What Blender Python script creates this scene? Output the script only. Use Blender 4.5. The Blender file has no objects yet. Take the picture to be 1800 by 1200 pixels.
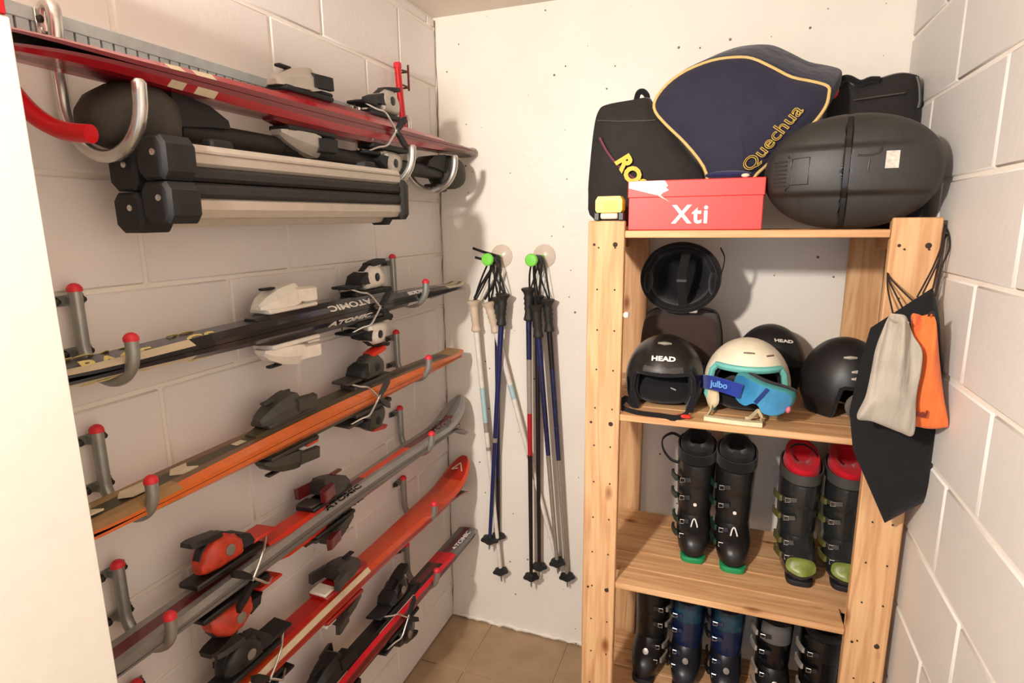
import bpy, bmesh, math, random
from mathutils import Vector, Matrix, Euler
PI = math.pi
S = bpy.context.scene
C = S.collection

# ---------------------------------------------------------------- camera, world, light, exposure
F0 = 1026.26
CR = Vector((0.936607, 0.350264, -0.009079)); CU = Vector((-0.060396, 0.186914, 0.980518)); CF = Vector((-0.345137, 0.917812, -0.196219))
CAM = Vector((1.05267, -2.03772, 1.67269))
cam_data = bpy.data.cameras.new('camera'); cam = bpy.data.objects.new('camera', cam_data); C.objects.link(cam)
cam_data.sensor_width = 36.0; cam_data.lens = F0 / 1800 * 36; cam_data.clip_start = 0.02
cam.matrix_world = Matrix(((CR.x, CU.x, -CF.x, CAM.x), (CR.y, CU.y, -CF.y, CAM.y), (CR.z, CU.z, -CF.z, CAM.z), (0, 0, 0, 1)))
S.camera = cam
w = bpy.data.worlds.new('world'); S.world = w; w.use_nodes = True
w.node_tree.nodes['Background'].inputs[0].default_value = (0.74, 0.83, 1.0, 1)
w.node_tree.nodes['Background'].inputs[1].default_value = 1.35
def area(name, loc, target, size, power, col):
    d = bpy.data.lights.new(name, 'AREA'); d.shape = 'DISK'; d.size = size; d.energy = power; d.color = col
    o = bpy.data.objects.new(name, d); C.objects.link(o); o.location = loc
    o.rotation_euler = (Vector(target) - Vector(loc)).to_track_quat('-Z', 'Y').to_euler(); return o
area('ceiling_lamp', (0.36, -2.38, 2.07), (0.75, 0, 1.15), 0.11, 44, (1.0, 0.93, 0.86))
S.view_settings.view_transform = 'Standard'; S.view_settings.look = 'None'
S.view_settings.exposure = 0.0; S.view_settings.gamma = 1.0; S.view_settings.use_curve_mapping = False

# ---------------------------------------------------------------- helpers
def at(u, v, x=None, y=None, z=None):
    """point where the sight line through photo position (u, v) meets a plane of the room"""
    d = CR * ((u - 900) / F0) - CU * ((v - 600) / F0) + CF
    if x is not None: t = (x - CAM.x) / d.x
    elif y is not None: t = (y - CAM.y) / d.y
    else: t = (z - CAM.z) / d.z
    return CAM + d * t
def lin(c):
    f = lambda a: a / 12.92 if a <= 0.04045 else ((a + 0.055) / 1.055) ** 2.4
    return tuple(f(a / 255) for a in c) + (1,)
MATS = {}
def mat(name, col, rough=0.5, metal=0.0, var=0.08, scale=40, bump=0.0, bscale=200, spec=0.5, coat=0.0, alpha=1.0, trans=0.0):
    if name in MATS: return MATS[name]
    m = bpy.data.materials.new(name); m.use_nodes = True; nt = m.node_tree; N = nt.nodes; L = nt.links
    b = N['Principled BSDF']; tc = N.new('ShaderNodeTexCoord')
    n = N.new('ShaderNodeTexNoise'); n.inputs['Scale'].default_value = scale; n.inputs['Detail'].default_value = 5
    L.new(tc.outputs['Object'], n.inputs['Vector'])
    r = N.new('ShaderNodeValToRGB'); r.color_ramp.elements[0].position = 0.3; r.color_ramp.elements[1].position = 0.7
    c = lin(col)
    r.color_ramp.elements[0].color = tuple(max(0, a * (1 - var)) for a in c[:3]) + (1,)
    r.color_ramp.elements[1].color = tuple(min(1, a * (1 + var)) for a in c[:3]) + (1,)
    L.new(n.outputs['Fac'], r.inputs['Fac']); L.new(r.outputs['Color'], b.inputs['Base Color'])
    b.inputs['Roughness'].default_value = rough; b.inputs['Metallic'].default_value = metal
    b.inputs['Specular IOR Level'].default_value = spec; b.inputs['Coat Weight'].default_value = coat
    b.inputs['Alpha'].default_value = alpha; b.inputs['Transmission Weight'].default_value = trans
    if bump:
        n2 = N.new('ShaderNodeTexNoise'); n2.inputs['Scale'].default_value = bscale; n2.inputs['Detail'].default_value = 3
        L.new(tc.outputs['Object'], n2.inputs['Vector'])
        bp = N.new('ShaderNodeBump'); bp.inputs['Strength'].default_value = bump; bp.inputs['Distance'].default_value = 0.004
        L.new(n2.outputs['Fac'], bp.inputs['Height']); L.new(bp.outputs['Normal'], b.inputs['Normal'])
    MATS[name] = m; return m
def fabric(name, col, rough=0.9, pleat=0.0, pscale=60, bump=0.25):
    if name in MATS: return MATS[name]
    m = mat(name, col, rough, var=0.10, scale=18, spec=0.25); nt = m.node_tree; N = nt.nodes; L = nt.links; b = N['Principled BSDF']
    tc = N.new('ShaderNodeTexCoord'); n = N.new('ShaderNodeTexNoise'); n.inputs['Scale'].default_value = 14; n.inputs['Detail'].default_value = 4
    L.new(tc.outputs['Object'], n.inputs['Vector'])
    bp = N.new('ShaderNodeBump'); bp.inputs['Strength'].default_value = bump; bp.inputs['Distance'].default_value = 0.03
    L.new(n.outputs['Fac'], bp.inputs['Height'])
    L.new(bp.outputs['Normal'], b.inputs['Normal'])
    b.inputs['Sheen Weight'].default_value = 0.15
    if pleat:
        mp = N.new('ShaderNodeMapping'); mp.inputs['Scale'].default_value = (1, 1, 0.12); L.new(tc.outputs['Object'], mp.inputs['Vector'])
        n3 = N.new('ShaderNodeTexNoise'); n3.inputs['Scale'].default_value = pscale; n3.inputs['Detail'].default_value = 2; L.new(mp.outputs['Vector'], n3.inputs['Vector'])
        b2 = N.new('ShaderNodeBump'); b2.inputs['Strength'].default_value = pleat; b2.inputs['Distance'].default_value = 0.012
        L.new(n3.outputs['Fac'], b2.inputs['Height']); L.new(bp.outputs['Normal'], b2.inputs['Normal']); L.new(b2.outputs['Normal'], b.inputs['Normal'])
    return m
def paint_mat(name, col, var=0.04, bump=0.25, pits=False, rough=0.55):
    """painted masonry: fine roller grain, optionally air holes in the render coat"""
    m = bpy.data.materials.new(name); m.use_nodes = True; nt = m.node_tree; N = nt.nodes; L = nt.links; b = N['Principled BSDF']
    tc = N.new('ShaderNodeTexCoord'); geo = N.new('ShaderNodeNewGeometry')
    n = N.new('ShaderNodeTexNoise'); n.inputs['Scale'].default_value = 3.5; n.inputs['Detail'].default_value = 6; L.new(geo.outputs['Position'], n.inputs['Vector'])
    r = N.new('ShaderNodeValToRGB'); c = lin(col); r.color_ramp.elements[0].position = 0.3; r.color_ramp.elements[1].position = 0.75
    r.color_ramp.elements[0].color = tuple(a * (1 - var) for a in c[:3]) + (1,); r.color_ramp.elements[1].color = tuple(min(1, a * (1 + var)) for a in c[:3]) + (1,)
    L.new(n.outputs['Fac'], r.inputs['Fac']); out = r.outputs['Color']
    n2 = N.new('ShaderNodeTexNoise'); n2.inputs['Scale'].default_value = 60; n2.inputs['Detail'].default_value = 6; L.new(geo.outputs['Position'], n2.inputs['Vector'])
    bp = N.new('ShaderNodeBump'); bp.inputs['Strength'].default_value = bump; bp.inputs['Distance'].default_value = 0.004; L.new(n2.outputs['Fac'], bp.inputs['Height'])
    nrm = bp.outputs['Normal']
    if pits:
        vo = N.new('ShaderNodeTexVoronoi'); vo.voronoi_dimensions = '2D'; vo.inputs['Scale'].default_value = 15
        sx_ = N.new('ShaderNodeSeparateXYZ'); L.new(geo.outputs['Position'], sx_.inputs[0]); cx_ = N.new('ShaderNodeCombineXYZ'); L.new(sx_.outputs['X'], cx_.inputs['X']); L.new(sx_.outputs['Z'], cx_.inputs['Y']); L.new(cx_.outputs[0], vo.inputs['Vector'])
        wn = N.new('ShaderNodeTexWhiteNoise'); L.new(vo.outputs['Position'], wn.inputs['Vector'])
        rad = N.new('ShaderNodeMath'); rad.operation = 'MULTIPLY_ADD'; rad.inputs[1].default_value = 0.26; rad.inputs[2].default_value = -0.198; L.new(wn.outputs['Value'], rad.inputs[0])
        lt = N.new('ShaderNodeMath'); lt.operation = 'LESS_THAN'; L.new(vo.outputs['Distance'], lt.inputs[0]); L.new(rad.outputs[0], lt.inputs[1])
        mx = N.new('ShaderNodeMix'); mx.data_type = 'RGBA'; mx.inputs[7].default_value = lin((120, 104, 84)); L.new(lt.outputs[0], mx.inputs[0]); L.new(out, mx.inputs[6]); out = mx.outputs[2]
    L.new(out, b.inputs['Base Color']); L.new(nrm, b.inputs['Normal']); b.inputs['Roughness'].default_value = rough; b.inputs['Specular IOR Level'].default_value = 0.35
    return m
def wood_mat(name, axis, light=(226, 182, 134), dark=(190, 136, 90)):
    m = bpy.data.materials.new(name); m.use_nodes = True; nt = m.node_tree; N = nt.nodes; L = nt.links; b = N['Principled BSDF']
    tc = N.new('ShaderNodeTexCoord'); oi = N.new('ShaderNodeObjectInfo')
    add = N.new('ShaderNodeVectorMath'); add.operation = 'MULTIPLY_ADD'; add.inputs[1].default_value = (9, 9, 9)
    L.new(oi.outputs['Random'], add.inputs[0]); L.new(tc.outputs['Object'], add.inputs[2])
    sc = [14, 14, 14]; sc[axis] = 0.9
    mp = N.new('ShaderNodeMapping'); mp.inputs['Scale'].default_value = sc; L.new(add.outputs[0], mp.inputs['Vector'])
    n = N.new('ShaderNodeTexNoise'); n.inputs['Scale'].default_value = 1.5; n.inputs['Detail'].default_value = 2; n.inputs['Distortion'].default_value = 0.6; L.new(mp.outputs[0], n.inputs['Vector'])
    mul = N.new('ShaderNodeMath'); mul.operation = 'MULTIPLY'; mul.inputs[1].default_value = 26; L.new(n.outputs['Fac'], mul.inputs[0])
    sn = N.new('ShaderNodeMath'); sn.operation = 'SINE'; L.new(mul.outputs[0], sn.inputs[0])
    n2 = N.new('ShaderNodeTexNoise'); n2.inputs['Scale'].default_value = 9; n2.inputs['Detail'].default_value = 5; L.new(mp.outputs[0], n2.inputs['Vector'])
    ad = N.new('ShaderNodeMath'); ad.operation = 'MULTIPLY_ADD'; ad.inputs[1].default_value = 0.2; L.new(sn.outputs[0], ad.inputs[0]); L.new(n2.outputs['Fac'], ad.inputs[2])
    r = N.new('ShaderNodeValToRGB'); r.color_ramp.elements[0].position = 0.15; r.color_ramp.elements[0].color = lin(light)
    r.color_ramp.elements[1].position = 1.0; r.color_ramp.elements[1].color = lin(dark); L.new(ad.outputs[0], r.inputs['Fac'])
    sk = [11, 11, 11]; sk[axis] = 5
    mk = N.new('ShaderNodeMapping'); mk.inputs['Scale'].default_value = sk; L.new(add.outputs[0], mk.inputs['Vector'])
    vo = N.new('ShaderNodeTexVoronoi'); vo.inputs['Scale'].default_value = 1.0; L.new(mk.outputs[0], vo.inputs['Vector'])
    kr = N.new('ShaderNodeValToRGB'); kr.color_ramp.elements[0].position = 0.05; kr.color_ramp.elements[0].color = (1, 1, 1, 1); kr.color_ramp.elements[1].position = 0.16; kr.color_ramp.elements[1].color = (0, 0, 0, 1)
    L.new(vo.outputs['Distance'], kr.inputs['Fac'])
    mx = N.new('ShaderNodeMix'); mx.data_type = 'RGBA'; L.new(kr.outputs['Color'], mx.inputs[0]); L.new(r.outputs['Color'], mx.inputs[6]); mx.inputs[7].default_value = lin((138, 84, 44))
    L.new(mx.outputs[2], b.inputs['Base Color']); b.inputs['Roughness'].default_value = 0.6; b.inputs['Specular IOR Level'].default_value = 0.3
    bp = N.new('ShaderNodeBump'); bp.inputs['Strength'].default_value = 0.15; bp.inputs['Distance'].default_value = 0.002; L.new(ad.outputs[0], bp.inputs['Height']); L.new(bp.outputs['Normal'], b.inputs['Normal'])
    return m

class MB:
    """collects shapes, builds them as ONE mesh object"""
    def __init__(s): s.v = []; s.f = []; s.m = []; s.M = Matrix()
    def add(s, vs, fs, mi=0):
        o = len(s.v); s.v += [s.M @ Vector(a) for a in vs]
        for k, f in enumerate(fs): s.f.append([o + i for i in f]); s.m.append(mi[k] if isinstance(mi, list) else mi)
        return s
    def box(s, c, d, ch=0.0, rot=None, mi=0):
        bm = bmesh.new(); bmesh.ops.create_cube(bm, size=1)
        for v in bm.verts: v.co = Vector((v.co.x * d[0], v.co.y * d[1], v.co.z * d[2]))
        if ch: bmesh.ops.bevel(bm, geom=bm.edges[:], offset=min(ch, min(d) * 0.45), segments=2 if ch > 0.004 else 1, affect='EDGES', profile=0.5)
        T = Matrix.Translation(Vector(c)) @ (rot.to_matrix().to_4x4() if rot else Matrix())
        bm.verts.index_update()
        vs = [T @ v.co for v in bm.verts]; fs = [[v.index for v in f.verts] for f in bm.faces]; bm.free()
        return s.add(vs, fs, mi)
    def span(s, a, b, ch=0.0, mi=0):
        return s.box([(a[i] + b[i]) / 2 for i in range(3)], [abs(b[i] - a[i]) for i in range(3)], ch, mi=mi)
    def tube(s, pts, r, n=10, closed=False, flat=None, mi=0):
        """round tube along pts; flat=(w,t,up) makes a ribbon"""
        P = [Vector(p) for p in pts]; k = len(P); rr = r if isinstance(r, (list, tuple)) else [r] * k
        vs = []; prev = None
        for i in range(k):
            if closed: t = P[(i + 1) % k] - P[i - 1]
            else: t = P[min(i + 1, k - 1)] - P[max(i - 1, 0)]
            t.normalize()
            if flat: a = Vector(flat[2]); a = (a - t * a.dot(t))
            elif prev is None: a = t.orthogonal()
            else: a = prev - t * prev.dot(t)
            if a.length < 1e-6: a = t.orthogonal()
            a.normalize(); prev = a; b = t.cross(a)
            for j in range(n):
                th = 2 * PI * j / n
                if flat:
                    q = [(-1, -1), (1, -1), (1, 1), (-1, 1)][j]; vs.append(P[i] + a * (q[0] * flat[0] / 2) + b * (q[1] * flat[1] / 2))
                else: vs.append(P[i] + (a * math.cos(th) + b * math.sin(th)) * rr[i])
        fs = []
        for i in range(k if closed else k - 1):
            for j in range(n):
                i2 = (i + 1) % k; fs.append([i * n + j, i * n + (j + 1) % n, i2 * n + (j + 1) % n, i2 * n + j])
        if not closed: fs.append(list(range(n))[::-1]); fs.append([(k - 1) * n + j for j in range(n)])
        return s.add(vs, fs, mi)
    def ribbon(s, pts, wdt, t, up): return s.tube(pts, 0, 4, flat=(wdt, t, up))
    def loft(s, secs, mi=0, caps=True, closed=True):
        n = len(secs[0]); vs = [p for q in secs for p in q]; fs = []
        for i in range(len(secs) - 1):
            for j in range(n if closed else n - 1): fs.append([i * n + j, i * n + (j + 1) % n, (i + 1) * n + (j + 1) % n, (i + 1) * n + j])
        if isinstance(mi, list): mm = [mi[j] for i in range(len(secs) - 1) for j in range(n if closed else n - 1)]
        else: mm = [mi] * len(fs)
        if caps: fs.append(list(range(n))[::-1]); fs.append([(len(secs) - 1) * n + j for j in range(n)]); mm += [mm[0], mm[0]]
        return s.add(vs, fs, mm)
    def lathe(s, prof, n=20, T=Matrix(), mi=0, caps=True):
        secs = [[T @ Vector((r * math.cos(2 * PI * j / n), r * math.sin(2 * PI * j / n), z)) for j in range(n)] for r, z in prof]
        return s.loft(secs, mi, caps)
    def ell(s, c, d, n=20, k=12, mi=0, e=1.0):
        f = lambda a: math.copysign(abs(a) ** e, a)
        secs = []
        for i in range(k + 1):
            ph = PI * (0.02 + 0.96 * i / k)
            secs.append([Vector((c[0] + d[0] * f(math.sin(ph)) * f(math.cos(2 * PI * j / n)), c[1] + d[1] * f(math.sin(ph)) * f(math.sin(2 * PI * j / n)), c[2] - d[2] * f(math.cos(ph)))) for j in range(n)])
        return s.loft(secs, mi)
    def prism(s, poly, a, b, ax=1, mi=0):
        """polygon in the plane normal to axis ax, extruded from a to b"""
        def P(q, t):
            l = list(q); l.insert(ax, t); return l
        secs = [[P(q, a) for q in poly], [P(q, b) for q in poly]]
        return s.loft(secs, mi)
    def pillow(s, outline, nrm, front, back, rings=5, mi=0, power=0.5, c=None):
        """cushion filling a closed outline: bulges by front / back along nrm"""
        O = [Vector(p) for p in outline]; nrm = Vector(nrm).normalized(); k = len(O)
        c = Vector(c) if c else sum(O, Vector()) / k
        for sgn, h in ((1, front), (-1, back)):
            vs = list(O); fs = []
            for q in range(1, rings):
                t = 1 - q / rings
                vs += [c + (p - c) * t + nrm * sgn * h * (1 - t * t) ** power for p in O]
            vs.append(c + nrm * sgn * h)
            for q in range(rings - 1):
                for j in range(k): fs.append([q * k + j, q * k + (j + 1) % k, (q + 1) * k + (j + 1) % k, (q + 1) * k + j])
            for j in range(k): fs.append([(rings - 1) * k + j, (rings - 1) * k + (j + 1) % k, rings * k])
            if sgn < 0: fs = [f[::-1] for f in fs]
            s.add(vs, fs, mi)
        return s
    def build(s, name, mats, parent=None, angle=40, smooth=True, sub=0, weld=True):
        me = bpy.data.meshes.new(name)
        bm = bmesh.new(); vs = [bm.verts.new(v) for v in s.v]
        for f, mi in zip(s.f, s.m):
            try: bf = bm.faces.new([vs[i] for i in f]); bf.material_index = mi
            except ValueError: pass
        if weld: bmesh.ops.remove_doubles(bm, verts=bm.verts[:], dist=1e-6)
        bmesh.ops.recalc_face_normals(bm, faces=bm.faces[:])
        bm.to_mesh(me); bm.free()
        for m in (mats if isinstance(mats, (list, tuple)) else [mats]): me.materials.append(m)
        if smooth:
            me.polygons.foreach_set('use_smooth', [True] * len(me.polygons)); me.set_sharp_from_angle(angle=math.radians(angle))
        o = bpy.data.objects.new(name, me); C.objects.link(o)
        if parent: o.parent = parent
        if sub: md = o.modifiers.new('sub', 'SUBSURF'); md.levels = sub; md.render_levels = sub
        return o
def curve(pts, n=8, closed=False):
    """smooth Catmull-Rom run through the points"""
    P = [Vector(p) for p in pts]; k = len(P); out = []
    for i in range(k if closed else k - 1):
        a = P[i - 1] if (i > 0 or closed) else P[i]; b = P[i]; c = P[(i + 1) % k]; d = P[(i + 2) % k] if (closed or i + 2 < k) else c
        for j in range(n):
            t = j / n; out.append(0.5 * ((2 * b) + (c - a) * t + (2 * a - 5 * b + 4 * c - d) * t * t + (3 * b - a - 3 * c + d) * t ** 3))
    if not closed: out.append(P[-1])
    return out
def thing(name, label, cat, loc=(0, 0, 0), rot=(0, 0, 0), group=None):
    o = bpy.data.objects.new(name, None); o.empty_display_size = 0.05; C.objects.link(o); o.location = loc; o.rotation_euler = rot
    o['label'] = label; o['category'] = cat
    if group: o['group'] = group
    return o
def tag(o, label, cat, group=None):
    o['label'] = label; o['category'] = cat
    if group: o['group'] = group
    return o
def struct(o, label=None):
    o['kind'] = 'structure'
    if label: o['label'] = label
    return o
def copy_tree(o, parent=None):
    c = o.copy(); C.objects.link(c)
    if parent: c.parent = parent
    for ch in o.children: copy_tree(ch, c)
    return c
def axes(o, X, N):
    X = Vector(X).normalized(); N = Vector(N).normalized(); Y = N.cross(X).normalized(); X = Y.cross(N)
    return Matrix(((X.x, Y.x, N.x, o[0]), (X.y, Y.y, N.y, o[1]), (X.z, Y.z, N.z, o[2]), (0, 0, 0, 1)))
def text(body, size, T, m, parent, bold=0.0, depth=0.0006, shear=0.0, outline=False, name='lettering', sx=1.0, align='CENTER', space=1.0):
    cu = bpy.data.curves.new('t', 'FONT'); cu.body = body; cu.size = size; cu.align_x = align; cu.align_y = 'CENTER'; cu.shear = shear; cu.resolution_u = 3; cu.space_character = space
    if outline: cu.fill_mode = 'NONE'; cu.bevel_depth = outline; cu.bevel_resolution = 1
    else: cu.extrude = depth; cu.offset = bold
    t = bpy.data.objects.new('t', cu); me = bpy.data.meshes.new_from_object(t)
    bpy.data.objects.remove(t)
    me.materials.clear(); me.materials.append(m); me.transform(T @ Matrix.Diagonal((sx, 1, 1, 1)))
    o = bpy.data.objects.new(name, me); C.objects.link(o); o.parent = parent; return o
# shared materials
chrome = mat('chrome', (208, 206, 200), 0.26, 0.85, var=0.05)
zinc = mat('zinc_steel', (156, 158, 152), 0.38, 0.65, var=0.08)
darksteel = mat('dark_steel', (70, 68, 64), 0.4, 0.8)
redcap = mat('red_cap', (214, 40, 52), 0.45)
redrub = mat('red_rubber', (206, 20, 28), 0.35)
black = mat('black_plastic', (24, 23, 24), 0.4)
blackm = mat('matte_black', (26, 25, 26), 0.65)
blackg = mat('gloss_black', (18, 18, 20), 0.22)
charcoal = mat('charcoal_plastic', (52, 49, 45), 0.5, var=0.1, bump=0.1)
white = mat('white_plastic', (236, 228, 214), 0.35)
cream = mat('cream_plastic', (226, 208, 180), 0.5)
greyp = mat('grey_plastic', (128, 120, 108), 0.45)
silver = mat('silver_paint', (184, 176, 164), 0.35, 0.3)
alu = mat('brushed_aluminium', (206, 196, 182), 0.42, 0.5, var=0.05)
printw = mat('white_print', (240, 232, 222), 0.5, var=0.0)
printy = mat('yellow_print', (224, 188, 54), 0.6, var=0.0); printcy = mat('pale_yellow_print', (222, 204, 128), 0.5, var=0.0)
hole = mat('screw_hole', (58, 40, 26), 0.8)

# ================================================================ ROOM
W = 1.485; H = 2.40; YB = -3.4
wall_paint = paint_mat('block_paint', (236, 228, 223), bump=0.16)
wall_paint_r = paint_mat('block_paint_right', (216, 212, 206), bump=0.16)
joint_paint = paint_mat('joint_paint', (240, 232, 220), bump=0.3)
back_paint = paint_mat('back_plaster', (237, 229, 216), pits=True, bump=0.2, rough=0.38)
ceil_paint = paint_mat('ceiling_paint', (226, 214, 200), bump=0.3)
tile_mat = mat('floor_tile', (168, 140, 108), 0.5, var=0.12, scale=9, bump=0.05)
grout_mat = mat('floor_grout', (186, 160, 128), 0.9)

flo = struct(MB().span((-0.3, YB, -0.06), (W + 0.3, 0.2, -0.004)).build('floor', grout_mat))
xs = [0.0, 0.187] + [0.187 + 0.335 * k for k in range(1, 5)]; xs = [x for x in xs if x < W] + [W]
ys = [0.0] + [-0.288 - 0.335 * k for k in range(0, 7)]
for i in range(len(xs) - 1):
    for j in range(len(ys) - 1):
        MB().span((xs[i] + 0.002, ys[j] - 0.002, -0.012), (xs[i + 1] - 0.002, ys[j + 1] + 0.002, 0.0), 0.0012).build('tile', tile_mat, flo)
wl = struct(MB().span((-0.25, YB, 0), (-0.0045, 0.2, H)).build('wall_left', joint_paint))
wr = struct(MB().span((W + 0.0045, YB, 0), (W + 0.25, 0.2, H)).build('wall_right', joint_paint))
wb = struct(MB().span((-0.0045, 0.0, 0), (W + 0.0045, 0.2, H)).build('wall_back', back_paint))
cl = struct(MB().span((-0.3, YB, H), (W + 0.3, 0.2, H + 0.1)).build('ceiling', ceil_paint))
# ragged settlement crack down the left inside corner
rnd = random.Random(4)
pts = [(0.003 + rnd.uniform(-0.0015, 0.0025), -0.003, 2.39 - 0.035 * k) for k in range(68)]
MB().tube(pts, [rnd.uniform(0.0004, 0.0021) for _ in pts], 5).build('corner_crack', mat('crack', (120, 100, 78), 0.9), wb)
# skirt of plaster where the back wall meets the floor
pts = [(0.02 + 0.02 * k, -0.004, 0.006 + rnd.uniform(-0.002, 0.008)) for k in range(34)]
MB().tube(pts, [rnd.uniform(0.004, 0.010) for _ in pts], 6).build('plaster_fillet', back_paint, wb)

def block_wall(parent, xface, sgn, z0, dz, starts, L, ymin, matl):
    """courses of concrete blocks; sgn=+1 when the wall faces +x. starts[k%2] = a joint position of that course"""
    k0 = math.floor((0 - z0) / dz)
    for k in range(k0, 12):
        za = max(0.0, z0 + dz * k); zb = min(H, z0 + dz * (k + 1))
        if zb - za < 0.03: continue
        s0 = starts[k % 2]; n = math.ceil((0 - s0) / L); edges = [0.0]; y = s0 + L * (n - 1)
        if abs(y) < 0.02: y -= L
        while y > ymin: edges.append(y); y -= L
        edges.append(ymin)
        for a, b in zip(edges[:-1], edges[1:]):
            g = 0.0045
            if a - b < 0.03: continue
            x1 = xface; x0 = xface - sgn * 0.03
            MB().span((x0, b + g, za + g), (x1, a - (g if a < 0 else 0.002), zb - g), 0.0035).build('block', matl, parent)
block_wall(wl, 0.0, 1, 1.563, 0.2, {1: -1.0344, 0: -1.0344 + 0.1955}, 0.391, -1.9, wall_paint)
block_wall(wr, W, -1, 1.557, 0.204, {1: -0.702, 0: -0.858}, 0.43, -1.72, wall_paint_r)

# tall white cabinet at the left edge of the view, with a red item on top
wc = mat('cabinet_white', (238, 232, 220), 0.45, var=0.02)
cab = thing('storage_cabinet', 'tall plain white cabinet at the left edge, in front of the ski ends', 'cabinet', (0.125, -1.884, 0))
MB().span((-0.115, -0.335, 0.0), (0.105, 0.335, 1.911), 0.002).build('body', wc, cab)
MB().span((0.107, -0.335, 0.06), (0.125, 0.335, 1.915), 0.002).build('door', wc, cab)
MB().span((-0.115, -0.33, 1.911), (0.106, 0.33, 1.915)).build('top_panel', wc, cab)
rb = thing('red_case', 'red plastic case lying on top of the white cabinet', 'case', (0.160, -1.722, 1.9155))
MB().span((-0.09, -0.13, 0), (0.09, 0.17, 0.17), 0.0015).build('body', redrub, rb)
MB().span((-0.092, -0.132, 0.11), (0.092, 0.172, 0.12), 0.002).build('seam', mat('dark_red', (130, 14, 20), 0.4), rb)

# ================================================================ PINE SHELVING RACK
wood_z = wood_mat('pine_upright', 2); wood_x = wood_mat('pine_slat', 0); wood_y = wood_mat('pine_rung', 1)
RX0, RX1, RYF, RYB, RZ = 0.698, 1.470, -0.527, -0.030, 1.680
SH = [1.655, 1.168, 0.664, 0.166]           # top faces of the four shelves
rack = thing('shelving_rack', 'open pine wood shelving rack with four slatted shelves against the back wall', 'rack', ((RX0 + RX1) / 2, (RYF + RYB) / 2, 0))
ox, oy = rack.location.x, rack.location.y
PW, PT = 0.094, 0.026
for x0 in (RX0, RX1 - PW):
    for y0 in (RYF, RYB - PT):
        po = MB().span((x0 - ox, y0 - oy, 0), (x0 + PW - ox, y0 + PT - oy, RZ), 0.0025).build('post', wood_z, rack)
        if y0 == RYF:
            hb = MB(); rnd = random.Random(int(x0 * 100))
            for z in SH:
                for fx in (0.18, 0.76):
                    zz = z - 0.035 if z > 1.5 else z - 0.03
                    hb.lathe([(0.0035 + 0.003 * (fx > 0.5) * (z > 0.1), 0), (0.0035, 0.0012)], 10, Matrix.Translation((x0 - ox + PW * fx, RYF - oy - 0.0002, zz)) @ Matrix.Rotation(PI / 2, 4, 'X'))
            for k in range(15):
                zz = 0.1 + k * 0.108
                for fx in (0.3, 0.78):
                    hb.lathe([(0.0024, 0), (0.0024, 0.0012)], 8, Matrix.Translation((x0 - ox + PW * fx + rnd.uniform(-.002, .002), RYF - oy - 0.0002, zz)) @ Matrix.Rotation(PI / 2, 4, 'X'))
            o = hb.build('screw_holes', hole, po); o['kind'] = 'stuff'
for z in SH:
    for x0 in (RX0 + 0.004, RX1 - 0.024 - 0.004):
        MB().span((x0 - ox, RYF + PT - oy, z - 0.058), (x0 + 0.024 - ox, RYB - PT - oy, z - 0.019), 0.002).build('rung', wood_y, rack)
    for k in range(5):
        ya = RYF + 0.001 + k * 0.0925
        xa, xb = (RX0 + PW + 0.001, RX1 - PW - 0.001) if k == 0 else (RX0 + 0.004, RX1 - 0.004)
        if k == 0 and z > 1.6: xa, xb = RX0 + PW + 0.001, RX1 - PW - 0.001
        yb = ya + 0.087
        if k > 0: ya = max(ya, RYF + PT + 0.001)
        if k == 4: yb = min(yb, RYB - PT - 0.001)
        MB().span((xa - ox, ya - oy, z - 0.018), (xb - ox, yb - oy, z - 0.0005 * (k % 2)), 0.002).build('slat', wood_x, rack)
MB().lathe([(0.001, 0.016), (0.008, 0.014), (0.009, 0.006), (0.006, 0)], 14, Matrix.Translation((RX0 + PW - ox, RYF + 0.016 - oy, 1.437)) @ Matrix.Rotation(PI / 2, 4, 'Y')).build('screw_cap', white, rack)

# ================================================================ WALL RACK HOOKS, LEFT WALL
def ski_hook(name, label, y, top, tube_len=0.112, caps=True, group='wall hooks carrying the skis'):
    """wall tube bent into a U, two screwed lugs; local origin on the wall, x out of the wall"""
    t = thing(name, label, 'hook', (0, y, top), (0, 0, 0), group)
    r = 0.0105; xb, xf = 0.027, 0.145; R = (xf - xb) / 2; zc = -0.158 + R
    pts = [(xb, 0, 0), (xb, 0, -tube_len * 0.5), (xb, 0, zc)]
    pts += [(xb + R - R * math.cos(a), 0, zc - R * 0.95 * math.sin(a)) for a in [PI * k / 14 for k in range(1, 15)]]
    pts += [(xf, 0, -0.079)]
    MB().tube(pts, r, 14).build('bent_tube', zinc, t)
    if caps:
        dome = [(r + 0.0012, 0), (r + 0.0012, 0.006), (r * 0.8, 0.011), (r * 0.4, 0.0135), (0.0005, 0.014)]
        for q in ((xb, 0, -0.006), (xf, 0, -0.083)):
            MB().lathe(dome, 14, Matrix.Translation(q)).build('red_end_cap', redcap, t)
    for dz in (-0.022, -tube_len):
        p = MB(); p.span((0.0, -0.030, dz - 0.009), (0.0035, 0.030, dz + 0.009), 0.001); p.span((0.002, -0.006, dz - 0.008), (xb - 0.004, 0.006, dz + 0.008), 0.001)
        lug = p.build('wall_lug', zinc, t)
        for s in (-1, 1):
            MB().lathe([(0.008, 0), (0.008, 0.004), (0.005, 0.006), (0.005, 0.012), (0.001, 0.013)], 10, Matrix.Translation((0.0035, s * 0.021, dz)) @ Matrix.Rotation(PI / 2, 4, 'Y')).build('screw', darksteel, lug)
    return t
TOPS = [1.576, 1.329, 1.068, 0.815, 0.562]
rown = ['black racing skis', 'brown and orange skis', 'silver and red skis', 'orange-red skis', 'black and red skis']
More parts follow.
